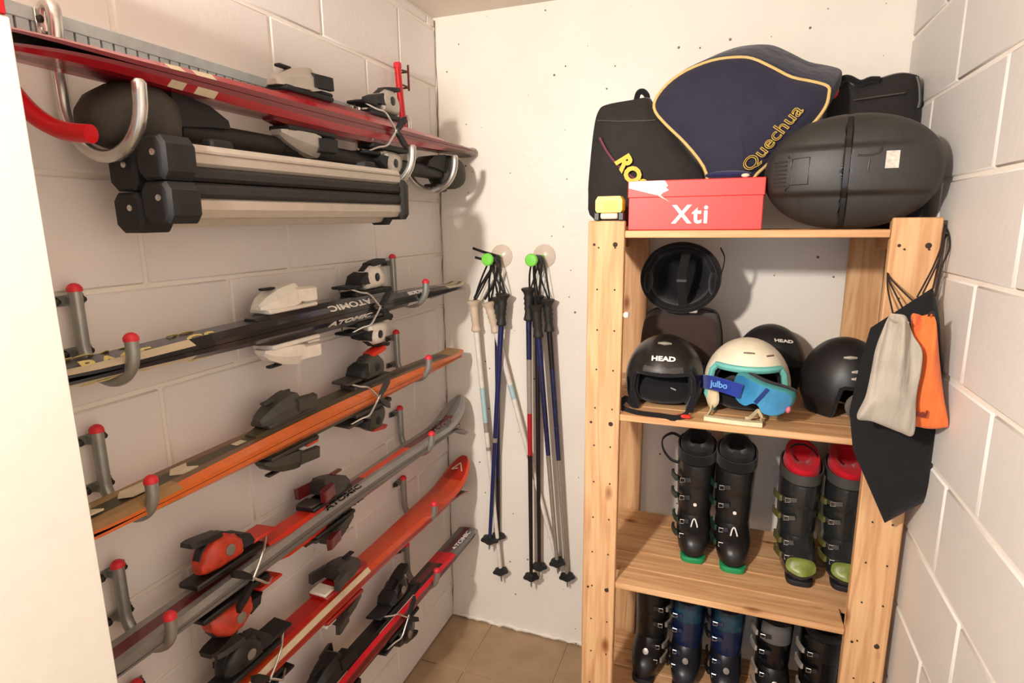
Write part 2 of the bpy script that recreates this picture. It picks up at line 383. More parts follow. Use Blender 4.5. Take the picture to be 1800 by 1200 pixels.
for k, z in enumerate(TOPS):
    ski_hook('ski_hook', 'red-capped steel U hook by the white cabinet, under the %s' % rown[k], -1.383, z)
    ski_hook('ski_hook', 'red-capped steel U hook near the back corner, under the %s' % rown[k], -0.397, z, 0.112 if k < 2 else 0.2)

# slotted zinc rail with three big hooks
rail = thing('slotted_rail', 'long grey slotted steel rail screwed along the top of the left wall', 'rail', (0, -0.9, 1.976))
railm = mat('galvanised', (186, 196, 198), 0.5, 0.1, var=0.12, scale=30)
slotm = mat('slot_shade_grey', (58, 64, 66), 0.8)
b = MB(); y0, y1 = -0.62, 0.62
b.span((0.0005, y0, 0.014), (0.012, y1, 0.035), 0.001); b.span((0.0005, y0, -0.035), (0.012, y1, -0.014), 0.001)
n = 56; p_ = (y1 - y0) / n
for k in range(n + 1): b.span((0.0015, max(y0, y0 + k * p_ - p_ * 0.41), -0.0145), (0.0105, min(y1, y0 + k * p_ + p_ * 0.41), 0.0145))
b.build('slotted_strip', railm, rail, smooth=False)
MB().span((0.0003, y0 + 0.01, -0.0145), (0.0014, y1 - 0.01, 0.0145)).build('slot_shade', slotm, rail)  # added dark strip that paints shade into the open slots
def big_hook(y, label):
    t = thing('rail_hook', label, 'hook', (0, y, 2.006), group='large chrome hooks on the slotted rail')
    r = 0.0105; xb, xf = 0.028, 0.200; R = (xf - xb) / 2; zc = -0.232 + r + R
    pts = [(xb - 0.012, 0, -0.03), (xb - 0.012, 0, 0.0), (xb - 0.003, 0, 0.010), (xb + 0.008, 0, 0.004), (xb + 0.008, 0, -0.03), (xb, 0, -0.07), (xb, 0, zc)]
    pts = curve(pts, 5)
    pts += [Vector((xb + R - R * math.cos(a), 0, zc - R * math.sin(a))) for a in [PI * k / 18 for k in range(1, 19)]] + [Vector((xf + 0.001, 0, -0.119)), Vector((xf + 0.001, 0, -0.114))]
    MB().tube(pts, [r] * (len(pts) - 1) + [r * 0.6], 14).build('bent_tube', chrome, t)
    p = MB(); p.span((0.0122, -0.016, -0.05), (0.018, 0.016, 0.004), 0.001); p.span((0.016, -0.012, -0.034), (0.022, 0.012, -0.024), 0.001)
    pl = p.build('saddle_plate', chrome, t)
    for dz in (-0.012, -0.042):
        MB().lathe([(0.0055, 0), (0.0055, 0.005), (0.001, 0.006)], 6, Matrix.Translation((0.018, -0.011, dz)) @ Matrix.Rotation(PI / 2, 4, 'Y')).build('nut', darksteel, pl)
    return t
big_hook(-1.356, 'large chrome U hook nearest the white cabinet, on the slotted rail')
big_hook(-0.545, 'large chrome U hook just right of the ski carriers, on the slotted rail')
big_hook(-0.277, 'large chrome U hook nearest the back corner, on the slotted rail')

# red coated storage hooks
def red_hook(y, label, z=2.165, s=1):
    t = thing('storage_hook', label, 'hook', (0, y, z), group='red coated storage hooks')
    pts = curve([(0.030, 0, 0.0), (0.036, 0, -0.10), (0.045, 0, -0.20), (0.050, 0, -0.225), (0.070, 0, -0.245), (0.095, 0, -0.246)], 5)
    MB().tube(pts, 0.0105, 14).build('coated_arm', redrub, t)
    MB().lathe([(0.0125, 0), (0.0125, 0.012), (0.010, 0.016), (0.001, 0.017)], 12, Matrix.Translation((0.030, 0, -0.006))).build('top_cap', redcap, t)
    wr_ = MB(); wr_.tube([(0.032, 0.004, -0.01), (0.032, 0.062, -0.004), (0.004, 0.064, -0.004)], 0.0032, 6); wr_.tube([(0.032, 0.004, -0.052), (0.032, 0.062, -0.052), (0.004, 0.064, -0.052)], 0.0032, 6); wr_.tube([(0.032, 0.062, 0.016), (0.032, 0.062, -0.062)], 0.0036, 6)
    wr_.build('wire_bracket', mat('dark_red_wire', (96, 26, 24), 0.5), t)
    return t
red_hook(-0.318, 'red coated hook with a small wire bracket, rising behind the red skis near the corner')
t = thing('storage_hook', 'red coated hook whose curved end shows beside the white cabinet', 'hook', (0, -1.452, 2.0), group='red coated storage hooks')
MB().tube(curve([(0.030, -0.010, 0.07), (0.032, -0.005, -0.02), (0.045, 0.0, -0.10), (0.075, 0.012, -0.155), (0.115, 0.026, -0.184), (0.165, 0.038, -0.192)], 6), 0.0135, 14).build('coated_arm', redrub, t)
MB().lathe([(0.0145, 0), (0.0145, 0.012), (0.001, 0.014)], 12, Matrix.Translation((0.030, -0.010, 0.066))).build('top_cap', redcap, t)

# ================================================================ SKIS
def smooth01(t): t = max(0, min(1, t)); return t * t * (3 - 2 * t)
def make_ski(name, label, M, L=1.48, tip=0.104, waist=0.070, tail=0.092, rise=0.055, bc=None, style=None, group=None, round_tail=False, thick=0.021, cap=0.62):
    """ski lying along +x (tail at 0, tip at L), base at z=0. M: materials base, edge, side, band, centre; M['zones']=[(x0,x1,{...})]"""
    t = thing(name, label, 'ski', group=group)
    n = 40; names = ['base', 'edge', 'side', 'band', 'centre']; mats = [M[k] for k in names]; zones = M.get('zones', [])
    zm = []
    for z in zones:
        for k in z[2]: mats.append(z[2][k]); zm.append((z[0], z[1], names.index(k), len(mats) - 1))
    ts = [i / n for i in range(n + 1)]; ts = sorted(set(ts + [0.004, 0.012, 0.988, 0.995, 0.982] + [z for q in zones for z in (q[0], q[1])]))
    secs = []
    for s in ts:
        wd = (tail * (1 - smooth01(s / 0.5)) + waist * smooth01(s / 0.5)) if s < 0.5 else (waist * (1 - smooth01((s - 0.5) / 0.42)) + tip * smooth01((s - 0.5) / 0.42))
        if s > 0.90: wd *= math.sqrt(max(0.02, 1 - ((s - 0.90) / 0.102) ** 2.6))
        if s < 0.03: wd *= (0.80 + 0.20 * (s / 0.03)) if not round_tail else math.sqrt(max(0.05, 1 - (1 - s / 0.03) ** 2))
        th = 0.006 + (thick - 0.006) * math.sin(PI * min(1, max(0, (s - 0.0) / 1.0))) ** 0.8
        zz = rise * max(0, (s - 0.86) / 0.14) ** 2 + 0.010 * max(0, (0.04 - s) / 0.04) ** 2 + 0.004 * math.sin(PI * min(1, s / 0.86)) * 0
        h = wd / 2; x = s * L; e = th * 0.45
        secs.append([Vector(q) for q in ((x, -h, zz), (x, h, zz), (x, h, zz + e), (x, h * (cap + 0.12), zz + th), (x, h * cap * 0.55, zz + th), (x, -h * cap * 0.55, zz + th), (x, -h * (cap + 0.12), zz + th), (x, -h, zz + e))])
    fm = [0, 1, 2, 3, 4, 3, 2, 1]; b = MB(); nq = 8; fs = []; mi = []
    vs = [p for q in secs for p in q]
    for i in range(len(secs) - 1):
        sm = (ts[i] + ts[i + 1]) / 2
        for j in range(nq):
            fs.append([i * nq + j, i * nq + (j + 1) % nq, (i + 1) * nq + (j + 1) % nq, (i + 1) * nq + j]); m_ = fm[j]
            for a, c, k, idx in zm:
                if a <= sm <= c and k == fm[j]: m_ = idx
            mi.append(m_)
    fs += [list(range(nq))[::-1], [(len(secs) - 1) * nq + j for j in range(nq)]]; mi += [1, 1]
    b.add(vs, fs, mi); b.build('ski_body', mats, t, angle=22)
    if bc is not None: binding(t, bc, thick * 0.98, style)
    return t
def binding(t, xc, z0, st):
    """toe piece, heel piece with lever, plates and brake; boot toe towards +x"""
    xt, xh = xc + 0.165, xc - 0.165
    if st.get('plate'):
        a, c = st.get('plate_len', (-0.26, 0.27))
        b = MB(); b.loft([[(xc + x, -w, z0 - 0.002), (xc + x, w, z0 - 0.002), (xc + x, w * 0.85, z0 + h), (xc + x, -w * 0.85, z0 + h)] for x, w, h in ((a, 0.016, 0.003), (a + 0.05, 0.025, 0.011), (c - 0.05, 0.025, 0.011), (c, 0.016, 0.003))])
        b.build('binding_plate', st['plate'], t); z0 += 0.010
    # toe
    tp = MB().span((xt - 0.085, -0.030, z0 - 0.001), (xt + 0.075, 0.030, z0 + 0.010), 0.003).build('toe_base', st.get('toe_base', st['dark']), t)
    b = MB(); sec = []
    for x, w, zl, zh in ((0.085, 0.014, 0.009, 0.020), (0.070, 0.024, 0.009, 0.034), (0.035, 0.031, 0.009, 0.050), (0.000, 0.035, 0.010, 0.058), (-0.018, 0.036, 0.014, 0.060), (-0.026, 0.033, 0.020, 0.056)):
        sec.append([(xt + x, -w, z0 + zl), (xt + x, w, z0 + zl), (xt + x, w, z0 + zl + (zh - zl) * 0.55), (xt + x, w * 0.6, z0 + zh), (xt + x, -w * 0.6, z0 + zh), (xt + x, -w, z0 + zl + (zh - zl) * 0.55)])
    b.loft(sec); th = b.build('toe_housing', st['toe'], t, angle=30)
    for s in (-1, 1):
        b = MB(); b.loft([[(xt + x, s * (y - 0.007), z0 + 0.018), (xt + x, s * (y + 0.007), z0 + 0.018), (xt + x, s * (y + 0.006), z0 + 0.046), (xt + x, s * (y - 0.007), z0 + 0.050)] for x, y in ((-0.008, 0.032), (-0.030, 0.036), (-0.052, 0.041), (-0.062, 0.041))])
        b.build('toe_wing', st.get('wing', st['dark']), th)
    MB().span((xt + 0.028, -0.008, z0 + 0.049), (xt + 0.066, 0.008, z0 + 0.055), 0.002).build('setting_window', st.get('window', st['dark']), th)
    MB().span((xt - 0.088, -0.026, z0 + 0.010), (xt - 0.045, 0.026, z0 + 0.019), 0.003).build('toe_pad', st.get('afd', st['dark']), t)
    # heel
    MB().span((xh - 0.095, -0.027, z0 - 0.001), (xh + 0.085, 0.027, z0 + 0.012), 0.003).build('heel_track', st['dark'], t)
    b = MB(); sec = []
    for x, w, zl, zh in ((0.030, 0.022, 0.018, 0.050), (0.022, 0.030, 0.012, 0.062), (-0.005, 0.033, 0.012, 0.078), (-0.035, 0.031, 0.012, 0.080), (-0.060, 0.024, 0.014, 0.062), (-0.070, 0.014, 0.018, 0.046)):
        c = (zl + zh) / 2; r = (zh - zl) / 2
        sec.append([(xh + x, w * math.copysign(abs(math.cos(a)) ** 0.7, math.cos(a)), z0 + c + r * math.copysign(abs(math.sin(a)) ** 0.7, math.sin(a))) for a in [2 * PI * k / 14 for k in range(14)]])
    b.loft(sec); hh = b.build('heel_housing', st['heel'], t, angle=35)
    b = MB(); b.loft([[(xh + x, -w, z0 + z), (xh + x, w, z0 + z), (xh + x, w * 0.8, z0 + z + 0.010), (xh + x, -w * 0.8, z0 + z + 0.010)] for x, w, z in ((-0.012, 0.018, 0.074), (-0.045, 0.022, 0.079), (-0.070, 0.022, 0.083), (-0.084, 0.017, 0.084))])
    b.build('heel_lever', st.get('lever', st['heel']), hh)
    b = MB(); b.loft([[(xh + x, -w, z0 + 0.030), (xh + x, w, z0 + 0.030), (xh + x, w * 0.8, z0 + z), (xh + x, -w * 0.8, z0 + z)] for x, w, z in ((0.020, 0.030, 0.062), (0.046, 0.034, 0.052), (0.056, 0.028, 0.040))])
    b.build('heel_cup', st.get('cup', st['dark']), hh)
    b = MB(); b.loft([[(xh + x, -0.011, z0 + z - 0.006), (xh + x, 0.011, z0 + z - 0.006), (xh + x, 0.009, z0 + z + 0.003), (xh + x, -0.009, z0 + z + 0.003)] for x, z in ((0.020, 0.062), (-0.005, 0.078), (-0.035, 0.080), (-0.060, 0.062), (-0.069, 0.046))]); b.build('heel_ridge', st['dark'], hh)
    for s in (-1, 1): MB().lathe([(0.012, 0), (0.012, 0.003), (0.006, 0.0045)], 12, Matrix.Translation((xh - 0.012, s * 0.030, z0 + 0.046)) @ Matrix.Rotation(-s * PI / 2, 4, 'X')).build('pivot_disc', st.get('disc', greyp), hh)
    # brake
    MB().span((xh + 0.052, -0.028, z0 + 0.022), (xh + 0.120, 0.028, z0 + 0.030), 0.003, ).build('brake_pedal', st.get('pedal', st['dark']), t)
    b = MB()
    for s in (-1, 1): b.tube(curve([(xh + 0.10, s * 0.016, z0 + 0.024), (xh + 0.075, s * 0.034, z0 + 0.012), (xh + 0.055, s * 0.047, z0 + 0.006), (xh + 0.03, s * 0.051, z0 - 0.018), (xh - 0.005, s * 0.053, z0 - 0.050)], 4), 0.0028, 8)
    br = b.build('brake_arms', chrome, t)
    for s in (-1, 1):
        b = MB(); b.loft([[(xh + x, s * 0.053 - 0.005, z0 + z - hh_), (xh + x, s * 0.053 + 0.005, z0 + z - hh_), (xh + x, s * 0.053 + 0.005, z0 + z + hh_), (xh + x, s * 0.053 - 0.005, z0 + z + hh_)] for x, z, hh_ in ((0.008, -0.040, 0.006), (-0.012, -0.056, 0.010), (-0.036, -0.072, 0.008))])
        b.build('brake_tip', st['dark'], br)
def place_pair(make, z, y_end, x, tip_right, L, labels, roll=0.0, tilt=0.0, dz=0.0005, dy2=0.0):
    """two skis base to base, hung flat along the left wall; y_end is the end by the back wall"""
    out = []
    for k in (0, 1):
        s = make(labels[k], k)
        # ski axis along the wall
        B = Matrix.Rotation(-PI / 2 if not tip_right else PI / 2, 4, 'Z')
        org = Vector((x, y_end - (L if tip_right else 0) - dy2 * k, z))
        R = B @ Matrix.Rotation(tilt, 4, 'Y') @ Matrix.Rotation(roll + (PI if k else 0), 4, 'X') @ Matrix.Translation((0, 0, dz))
        M = Matrix.Translation(org) @ R
        s.location = M.to_translation(); s.rotation_euler = M.to_euler('XYZ'); out.append(s)
    return out
skired = mat('ski_red', (172, 14, 34), 0.25, coat=0.4); skidred = mat('ski_dark_red', (112, 18, 26), 0.3, coat=0.3)
skiblack = mat('ski_black', (30, 27, 30), 0.28, coat=0.3); skinavy = mat('ski_navy', (34, 34, 66), 0.3, coat=0.3)
base = mat('ski_base', (26, 24, 24), 0.4); edge = mat('steel_edge', (120, 116, 110), 0.35, 0.9)
skisil = mat('ski_silver', (152, 148, 142), 0.3, 0.35, coat=0.3); skigrey = mat('ski_grey', (110, 106, 102), 0.35, coat=0.2)
skiora = mat('ski_orange', (214, 104, 40), 0.32, coat=0.3); skibrown = mat('ski_brown', (118, 84, 52), 0.35, coat=0.2); skiolive = mat('ski_olive', (74, 66, 46), 0.4)
skimar = mat('ski_maroon', (104, 30, 32), 0.3, coat=0.3); skitan = mat('ski_tan', (164, 128, 84), 0.4)
skivermil = mat('ski_vermilion', (204, 72, 34), 0.3, coat=0.35); skidkver = mat('ski_dark_vermilion', (172, 36, 20), 0.3, coat=0.35)
skicream = mat('ski_cream', (216, 200, 168), 0.4); redprint = mat('red_print', (214, 22, 40), 0.35)
orangep = mat('orange_plastic', (236, 84, 44), 0.4); olive = mat('olive_plastic', (66, 64, 54), 0.5, var=0.1); redorange = mat('red_orange_plastic', (208, 48, 26), 0.35)
darkgrey = mat('dark_grey_plastic', (58, 54, 50), 0.45)

# -- row 1: red skis lying on the large hooks (tails by the corner)
st1 = dict(toe=silver, heel=silver, dark=blackm, lever=blackm, wing=blackm, plate=skidred, disc=black)
M1 = dict(base=base, edge=skidred, side=skired, band=skired, centre=skidred, zones=[(0.0, 0.16, dict(side=skibrown, band=skiblack, centre=skiblack)), (0.77, 0.80, dict(side=skicream)), (0.815, 0.835, dict(side=skicream))])
place_pair(lambda l, k: make_ski('ski', l, M1, 1.50, bc=0.735 - 0.02, style=st1, rise=0.008, thick=0.026, group='red pair on the large hooks'), 1.930, -0.02, 0.122, False, 1.50,
           ['upper ski of the red pair resting on the large chrome hooks', 'lower ski of the red pair, facing down over the black roof bar'], tilt=0.008)
# -- row 2: black skis with white bindings
st2 = dict(toe=white, heel=white, dark=blackm, lever=blackm, wing=white, plate=skiblack, disc=black, cup=blackm, afd=white, toe_base=white, window=black)
M2 = dict(base=base, edge=skiblack, side=skiblack, band=skiblack, centre=skinavy, zones=[(0.80, 1.0, dict(band=skinavy, side=skicream)), (0.0, 0.10, dict(side=skicream, centre=skicream)), (0.55, 0.60, dict(side=skinavy))])
def mk2(l, k):
    s = make_ski('ski', l, M2, 1.50, tip=0.10, waist=0.07, bc=0.80 - 0.05, style=st2, rise=0.006, thick=0.026, group='black racing pair on the first capped hooks', cap=0.5)
    for sg in (-1, 1):
        N2 = (0, sg * 0.73, 0.68)
        text('ATOMIC', 0.024, axes((0.70, sg * 0.0292, 0.0198), (sg, 0, 0), N2), printw, s, bold=0.0006, sx=2.0)
        text('SUPERCROSS', 0.017, axes((0.345, sg * 0.0330, 0.0165), (sg, 0, 0), N2), printw, s, bold=0.0004, sx=1.35)
        text('RACE', 0.030, axes((1.335, sg * 0.0315, 0.0125), (-sg, 0, 0), (0, sg * 0.55, 0.83)), printcy, s, bold=0.0008, sx=1.7)
        text('GS', 0.030, axes((1.17, sg * 0.0300, 0.0165), (-sg, 0, 0), (0, sg * 0.62, 0.78)), printcy, s, bold=0.0008, sx=1.9)
    return s
place_pair(mk2, TOPS[0] - 0.127, -0.05, 0.084, False, 1.50, ['upper black racing ski with white bindings, on the first capped hooks', 'lower black racing ski with white bindings hanging downwards'])
# -- row 3: brown and orange skis
st3 = dict(toe=olive, heel=olive, dark=darkgrey, lever=redorange, wing=olive, plate=skiolive, afd=orangep, disc=blackm, cup=blackm)
M3 = dict(base=base, edge=skiora, side=skiora, band=skibrown, centre=skiolive, zones=[(0.0, 0.06, dict(band=skitan, centre=skitan)), (0.83, 1.0, dict(band=skitan, side=skitan, centre=skiolive))])
def mk3(l, k):
    s = make_ski('ski', l, M3, 1.48, tip=0.10, bc=0.845 - 0.10, style=st3, rise=0.006, thick=0.024, group='brown and orange pair on the second capped hooks')
    for q, ln in ((1.19, 0.05), (1.285, 0.06), (1.38, 0.06)):
        o = [(q - ln / 2, -0.016), (q + ln / 2 - 0.015, -0.016), (q + ln / 2, 0.0), (q + ln / 2 - 0.015, 0.016), (q - ln / 2, 0.016), (q - ln / 2 + 0.012, 0.0)]
        MB().prism(o, 0.0175, 0.0188 + 0.002, 2).build('cream_print', skicream, s)
    MB().span((1.035, -0.008, 0.021), (1.062, 0.008, 0.0228), 0.0006).build('cream_print', skicream, s)
    return s
place_pair(mk3, TOPS[1] - 0.130, -0.09, 0.088, False, 1.48, ['upper brown ski with orange sidewall and olive binding, on the second capped hooks', 'lower brown and orange ski with its binding hanging downwards'], roll=-0.04)
# -- row 4: silver and red skis, tips by the corner
st4 = dict(toe=darkgrey, heel=mat('heel_red_orange', (192, 58, 34), 0.38, var=0.3, scale=50), dark=black, lever=black, wing=skimar, plate=redorange, plate_len=(-0.06, 0.16), afd=darkgrey, cup=blackm, disc=greyp, window=skimar, pedal=redorange)
M4 = dict(base=base, edge=skigrey, side=skisil, band=skisil, centre=skimar, zones=[(0.55, 0.72, dict(centre=orangep, band=skisil)), (0.93, 1.0, dict(centre=skigrey))])
def mk4(l, k):
    s = make_ski('ski', l, M4, 1.49, tip=0.106, bc=1.49 - 0.06 - 0.94 + 0.01, style=st4, rise=0.075, thick=0.022, group='silver and red pair on the third capped hooks')
    for sg in (-1, 1):
        text('ATOMIC', 0.022, axes((0.70, sg * 0.027, 0.0205), (-sg, 0, 0), (0, sg * 0.35, 0.94)), black, s, bold=0.0004, sx=1.8)
        text('ATOMIC', 0.032, axes((1.32, sg * 0.022, 0.0215), (-sg, 0, 0.1), (0, sg * 0.30, 0.95)), skigrey, s, bold=0.0004, sx=1.5)
    return s
place_pair(mk4, TOPS[2] - 0.130, -0.045, 0.088, True, 1.49, ['upper silver and red ski with an orange-red heel binding, on the third capped hooks', 'lower silver and red ski with its red heel binding hanging downwards'], roll=-0.06)
# -- row 5: orange-red skis, tips by the corner
redplate = mat('red_plate', (176, 26, 18), 0.3, coat=0.3)
st5 = dict(toe=darkgrey, heel=black, dark=blackm, lever=darkgrey, wing=darkgrey, plate=redplate, afd=white, plate_len=(-0.10, 0.28), disc=greyp, toe_base=redplate)
M5 = dict(base=base, edge=skidkver, side=skivermil, band=skivermil, centre=skivermil, zones=[(0.82, 0.925, dict(edge=skidkver)), (0.925, 1.0, dict(centre=skidkver, band=skidkver, edge=skidkver)), (0.10, 0.52, dict(side=skicream))])
def mk5(l, k):
    s = make_ski('ski', l, M5, 1.49, tip=0.108, waist=0.076, bc=1.49 - 0.05 - 0.93, style=st5, rise=0.075, thick=0.022, group='orange-red pair on the fourth capped hooks')
    T = axes((1.435, 0, 0.0555), (0.93, 0, 0.38), (-0.38, 0, 0.93))
    for a, c in (((-0.018, -0.022), (0.022, 0.0)), ((0.022, 0.0), (-0.018, 0.022)), ((-0.018, 0.022), (-0.006, 0.0))):
        MB().tube([T @ Vector((a[0], a[1], 0.0)), T @ Vector((c[0], c[1], 0.0))], 0.0024, 6).build('emblem_stroke', skicream, s)
    return s
place_pair(mk5, TOPS[3] - 0.130, -0.04, 0.090, True, 1.49, ['upper orange-red ski with a white binding pad, on the fourth capped hooks', 'lower orange-red ski with its binding hanging downwards'], roll=0.04)
# -- row 6: black and red skis
st6 = dict(toe=black, heel=blackg, dark=blackm, lever=black, wing=black, plate=black, disc=greyp, cup=black, plate_len=(-0.30, 0.30))
M6 = dict(base=base, edge=skidred, side=redprint, band=skiblack, centre=skimar, zones=[(0.0, 0.135, dict(side=skigrey, edge=skigrey, band=skigrey)), (0.135, 0.19, dict(band=redprint, centre=redprint)), (0.33, 0.47, dict(band=white)), (0.58, 0.72, dict(band=white))])
def mk6(l, k):
    s = make_ski('ski', l, M6, 1.46, tip=0.104, bc=0.72, style=st6, rise=0.008, thick=0.024, group='black and red pair on the lowest capped hooks')
    text('ATOMIC', 0.024, axes((0.10, 0.022, 0.0135), (-1, 0, 0), (0, 0.3, 0.95)), printw, s, bold=0.0004, sx=1.6)
    return s
place_pair(mk6, TOPS[4] - 0.130, -0.03, 0.094, False, 1.46, ['upper black and red ski with a black binding, on the lowest capped hooks', 'lower black and red ski with its binding hanging downwards'], roll=0.10)

# ================================================================ ROOF BAR AND SKI CARRIERS
rubber = mat('black_rubber', (38, 35, 33), 0.6, var=0.12, bump=0.1); dusty = mat('dusty_black', (58, 53, 46), 0.7, var=0.35, scale=22, bump=0.15)
bar = thing('roof_bar', 'black car roof bar with rounded feet, hanging in the hooks under the red skis', 'roof bar', (0.100, -0.72, 1.845))
b = MB(); sec = []
for y in (-0.50, 0.50):
    sec.append([(0.026 * math.cos(a), y, 0.021 * math.copysign(abs(math.sin(a)) ** 0.6, math.sin(a))) for a in [2 * PI * k / 16 for k in range(16)]])
b.loft(sec); b.build('cross_bar', rubber, bar, angle=50)
for s, nm in ((-1, 0), (1, 1)):
    b = MB()
    # bulbous foot: rings along y
    sec = []
    for q, w, zl, zh in ((0.515, 0.034, -0.030, 0.034), (0.525, 0.048, -0.045, 0.054), (0.545, 0.056, -0.050, 0.062), (0.575, 0.060, -0.050, 0.064), (0.61, 0.056, -0.048, 0.056), (0.64, 0.042, -0.040, 0.038), (0.66, 0.022, -0.022, 0.016)):
        c = (zl + zh) / 2; r = (zh - zl) / 2
        sec.append([(w * math.copysign(abs(math.cos(a)) ** 0.8, math.cos(a)) + 0.004, s * q, c + r * math.copysign(abs(math.sin(a)) ** 0.8, math.sin(a))) for a in [2 * PI * k / 18 for k in range(18)]])
    b.loft(sec); ft = b.build('foot_cover', dusty, bar, angle=50)
    b = MB(); b.loft([[(-0.030, s * y, z0), (0.034, s * y, z0), (0.030, s * y, z1), (-0.028, s * y, z1)] for y, z0, z1 in ((0.40, 0.012, 0.028), (0.44, 0.010, 0.048), (0.52, 0.0, 0.060))])
    b.build('foot_clamp', blackm, bar)
    b = MB(); b.span((-0.034, s * 0.50 - 0.03, -0.062), (0.030, s * 0.50 + 0.03, -0.036), 0.008); b.build('foot_pad', rubber, ft)
def ski_carrier(label, x, y0, y1, z, group):
    """two long aluminium clamps, rubber faced, with black end caps; x out of the wall"""
    L = y1 - y0; t = thing('ski_carrier', label, 'ski carrier', (x, y0, z), (0.012, 0.0, 0), group); t.scale = (1, 1, 0.94)
    def prof(y, pts): return [(px, y, pz) for px, pz in pts]
    up = [(-0.022, 0.024), (0.018, 0.024), (0.024, 0.030), (0.024, 0.052), (0.016, 0.062), (-0.016, 0.064), (-0.022, 0.056)]
    lo = [(-0.022, -0.036), (-0.022, -0.056), (-0.010, -0.066), (0.014, -0.064), (0.024, -0.050), (0.024, -0.034), (0.018, -0.030)]
    for nm, pr in (('upper_clamp', up), ('lower_clamp', lo)):
        o = MB().loft([prof(0.05, pr), prof(L - 0.03, pr)]).build(nm, alu, t, angle=25)
    MB().span((-0.012, 0.05, 0.046), (0.0252, L - 0.03, 0.0475)).build('clamp_groove', mat('groove', (120, 110, 98), 0.5), t)
    for a, c in ((0.0235, -0.0010), (-0.0030, -0.0295)):
        sec = []
        for y in (0.05, L - 0.03): sec.append([(-0.020, y, a), (0.020, y, a), (0.0265, y, (a * 0.75 + c * 0.25)), (0.0265, y, (a * 0.25 + c * 0.75)), (0.020, y, c), (-0.020, y, c)])
        MB().loft(sec).build('rubber_strip', rubber, t, angle=25)
    for ya, yb, big in ((0.0, 0.062, True), (L - 0.034, L, False)):
        for za, zb in ((-0.002, 0.070), (-0.074, -0.004)) if big else ((-0.072, 0.036),):
            oct_ = [(-0.028, za + 0.012), (-0.016, za), (0.022, za), (0.032, za + 0.014), (0.033, zb - 0.014), (0.024, zb), (-0.018, zb), (-0.028, zb - 0.012)]
            sec = [[(x_ * f, y, (z_ - (za + zb) / 2) * f + (za + zb) / 2) for x_, z_ in oct_] for y, f in ((ya, 0.86), (ya + 0.006, 1.0), (yb - 0.006, 1.0), (yb, 0.9))]
            ec = MB().loft(sec).build('end_cap', blackm, t, angle=30)
            if big:
                MB().lathe([(0.0055, 0), (0.0055, 0.002), (0.0035, 0.0025), (0.0005, 0.0025)], 12, Matrix.Translation((0.012, ya - 0.0005, (za + zb) / 2 + 0.008)) @ Matrix.Rotation(PI / 2, 4, 'X')).build('key_lock', chrome, ec)
    for y in (0.12, L - 0.16):
        MB().span((-0.020, y, 0.058), (0.006, y + 0.05, 0.078), 0.004).build('mounting_foot', blackm, t)
    return t
ski_carrier('front silver and black ski carrier clamped shut under the roof bar', 0.196, -1.352, -0.62, 1.748, 'ski carriers under the roof bar')
ski_carrier('rear silver and black ski carrier, half hidden behind the front one next to the wall', 0.112, -1.338, -0.570, 1.734, 'ski carriers under the roof bar')

# ================================================================ SKI POLES ON THE BACK WALL
green = mat('green_plastic', (120, 214, 70), 0.4, var=0.02); clearp = mat('clear_disc', (240, 222, 204), 0.25, var=0.02, alpha=0.55)
strapm = fabric('black_strap', (24, 22, 22))
def knob_hook(label, x, z, kx, kz, ky):
    t = thing('knob_hook', label, 'hook', (x, 0, z), group='green knob hooks on the back wall')
    R = Matrix.Rotation(PI / 2, 4, 'X')
    MB().lathe([(0.043, 0.001), (0.042, 0.004), (0.030, 0.010), (0.012, 0.016), (0.001, 0.017)], 28, R).build('suction_disc', clearp, t)
    MB().tube([(0, -0.012, 0), ((kx - x) * 0.5, ky * 0.5, (kz - z) * 0.5), (kx - x, ky, kz - z)], 0.0065, 10).build('stem', green, t)
    MB().lathe([(0.001, -0.008), (0.018, -0.007), (0.0225, -0.003), (0.0225, 0.003), (0.019, 0.007), (0.001, 0.0085)], 28, Matrix.Translation((kx - x, ky, kz - z)) @ R).build('knob', green, t)
    return t
K1 = at(857, 456, y=-0.105); K2 = at(934, 457, y=-0.105)
D1 = at(882, 450, y=0); D2 = at(957, 450, y=0)
knob_hook('left green knob hook on a clear suction disc, holding poles with cream grips', D1.x, D1.z, K1.x, K1.z, K1.y)
knob_hook('right green knob hook on a clear suction disc, holding poles with black grips', D2.x, D2.z, K2.x, K2.z, K2.y)
gripb = mat('grip_black', (40, 38, 32), 0.6); gripc = mat('grip_cream', (206, 184, 160), 0.55)
pw = mat('pole_white', (226, 218, 206), 0.3); pblue = mat('pole_blue', (32, 38, 86), 0.3); psil = mat('pole_silver', (176, 168, 156), 0.3, 0.6); pblk = mat('pole_black', (30, 22, 22), 0.35)
pice = mat('pole_ice', (168, 198, 200), 0.3); pred = mat('pole_red', (176, 24, 32), 0.3); pgrey = mat('pole_grey', (150, 140, 130), 0.35)
pnav = mat('pole_navy', (32, 34, 68), 0.35, var=0.5, scale=60)
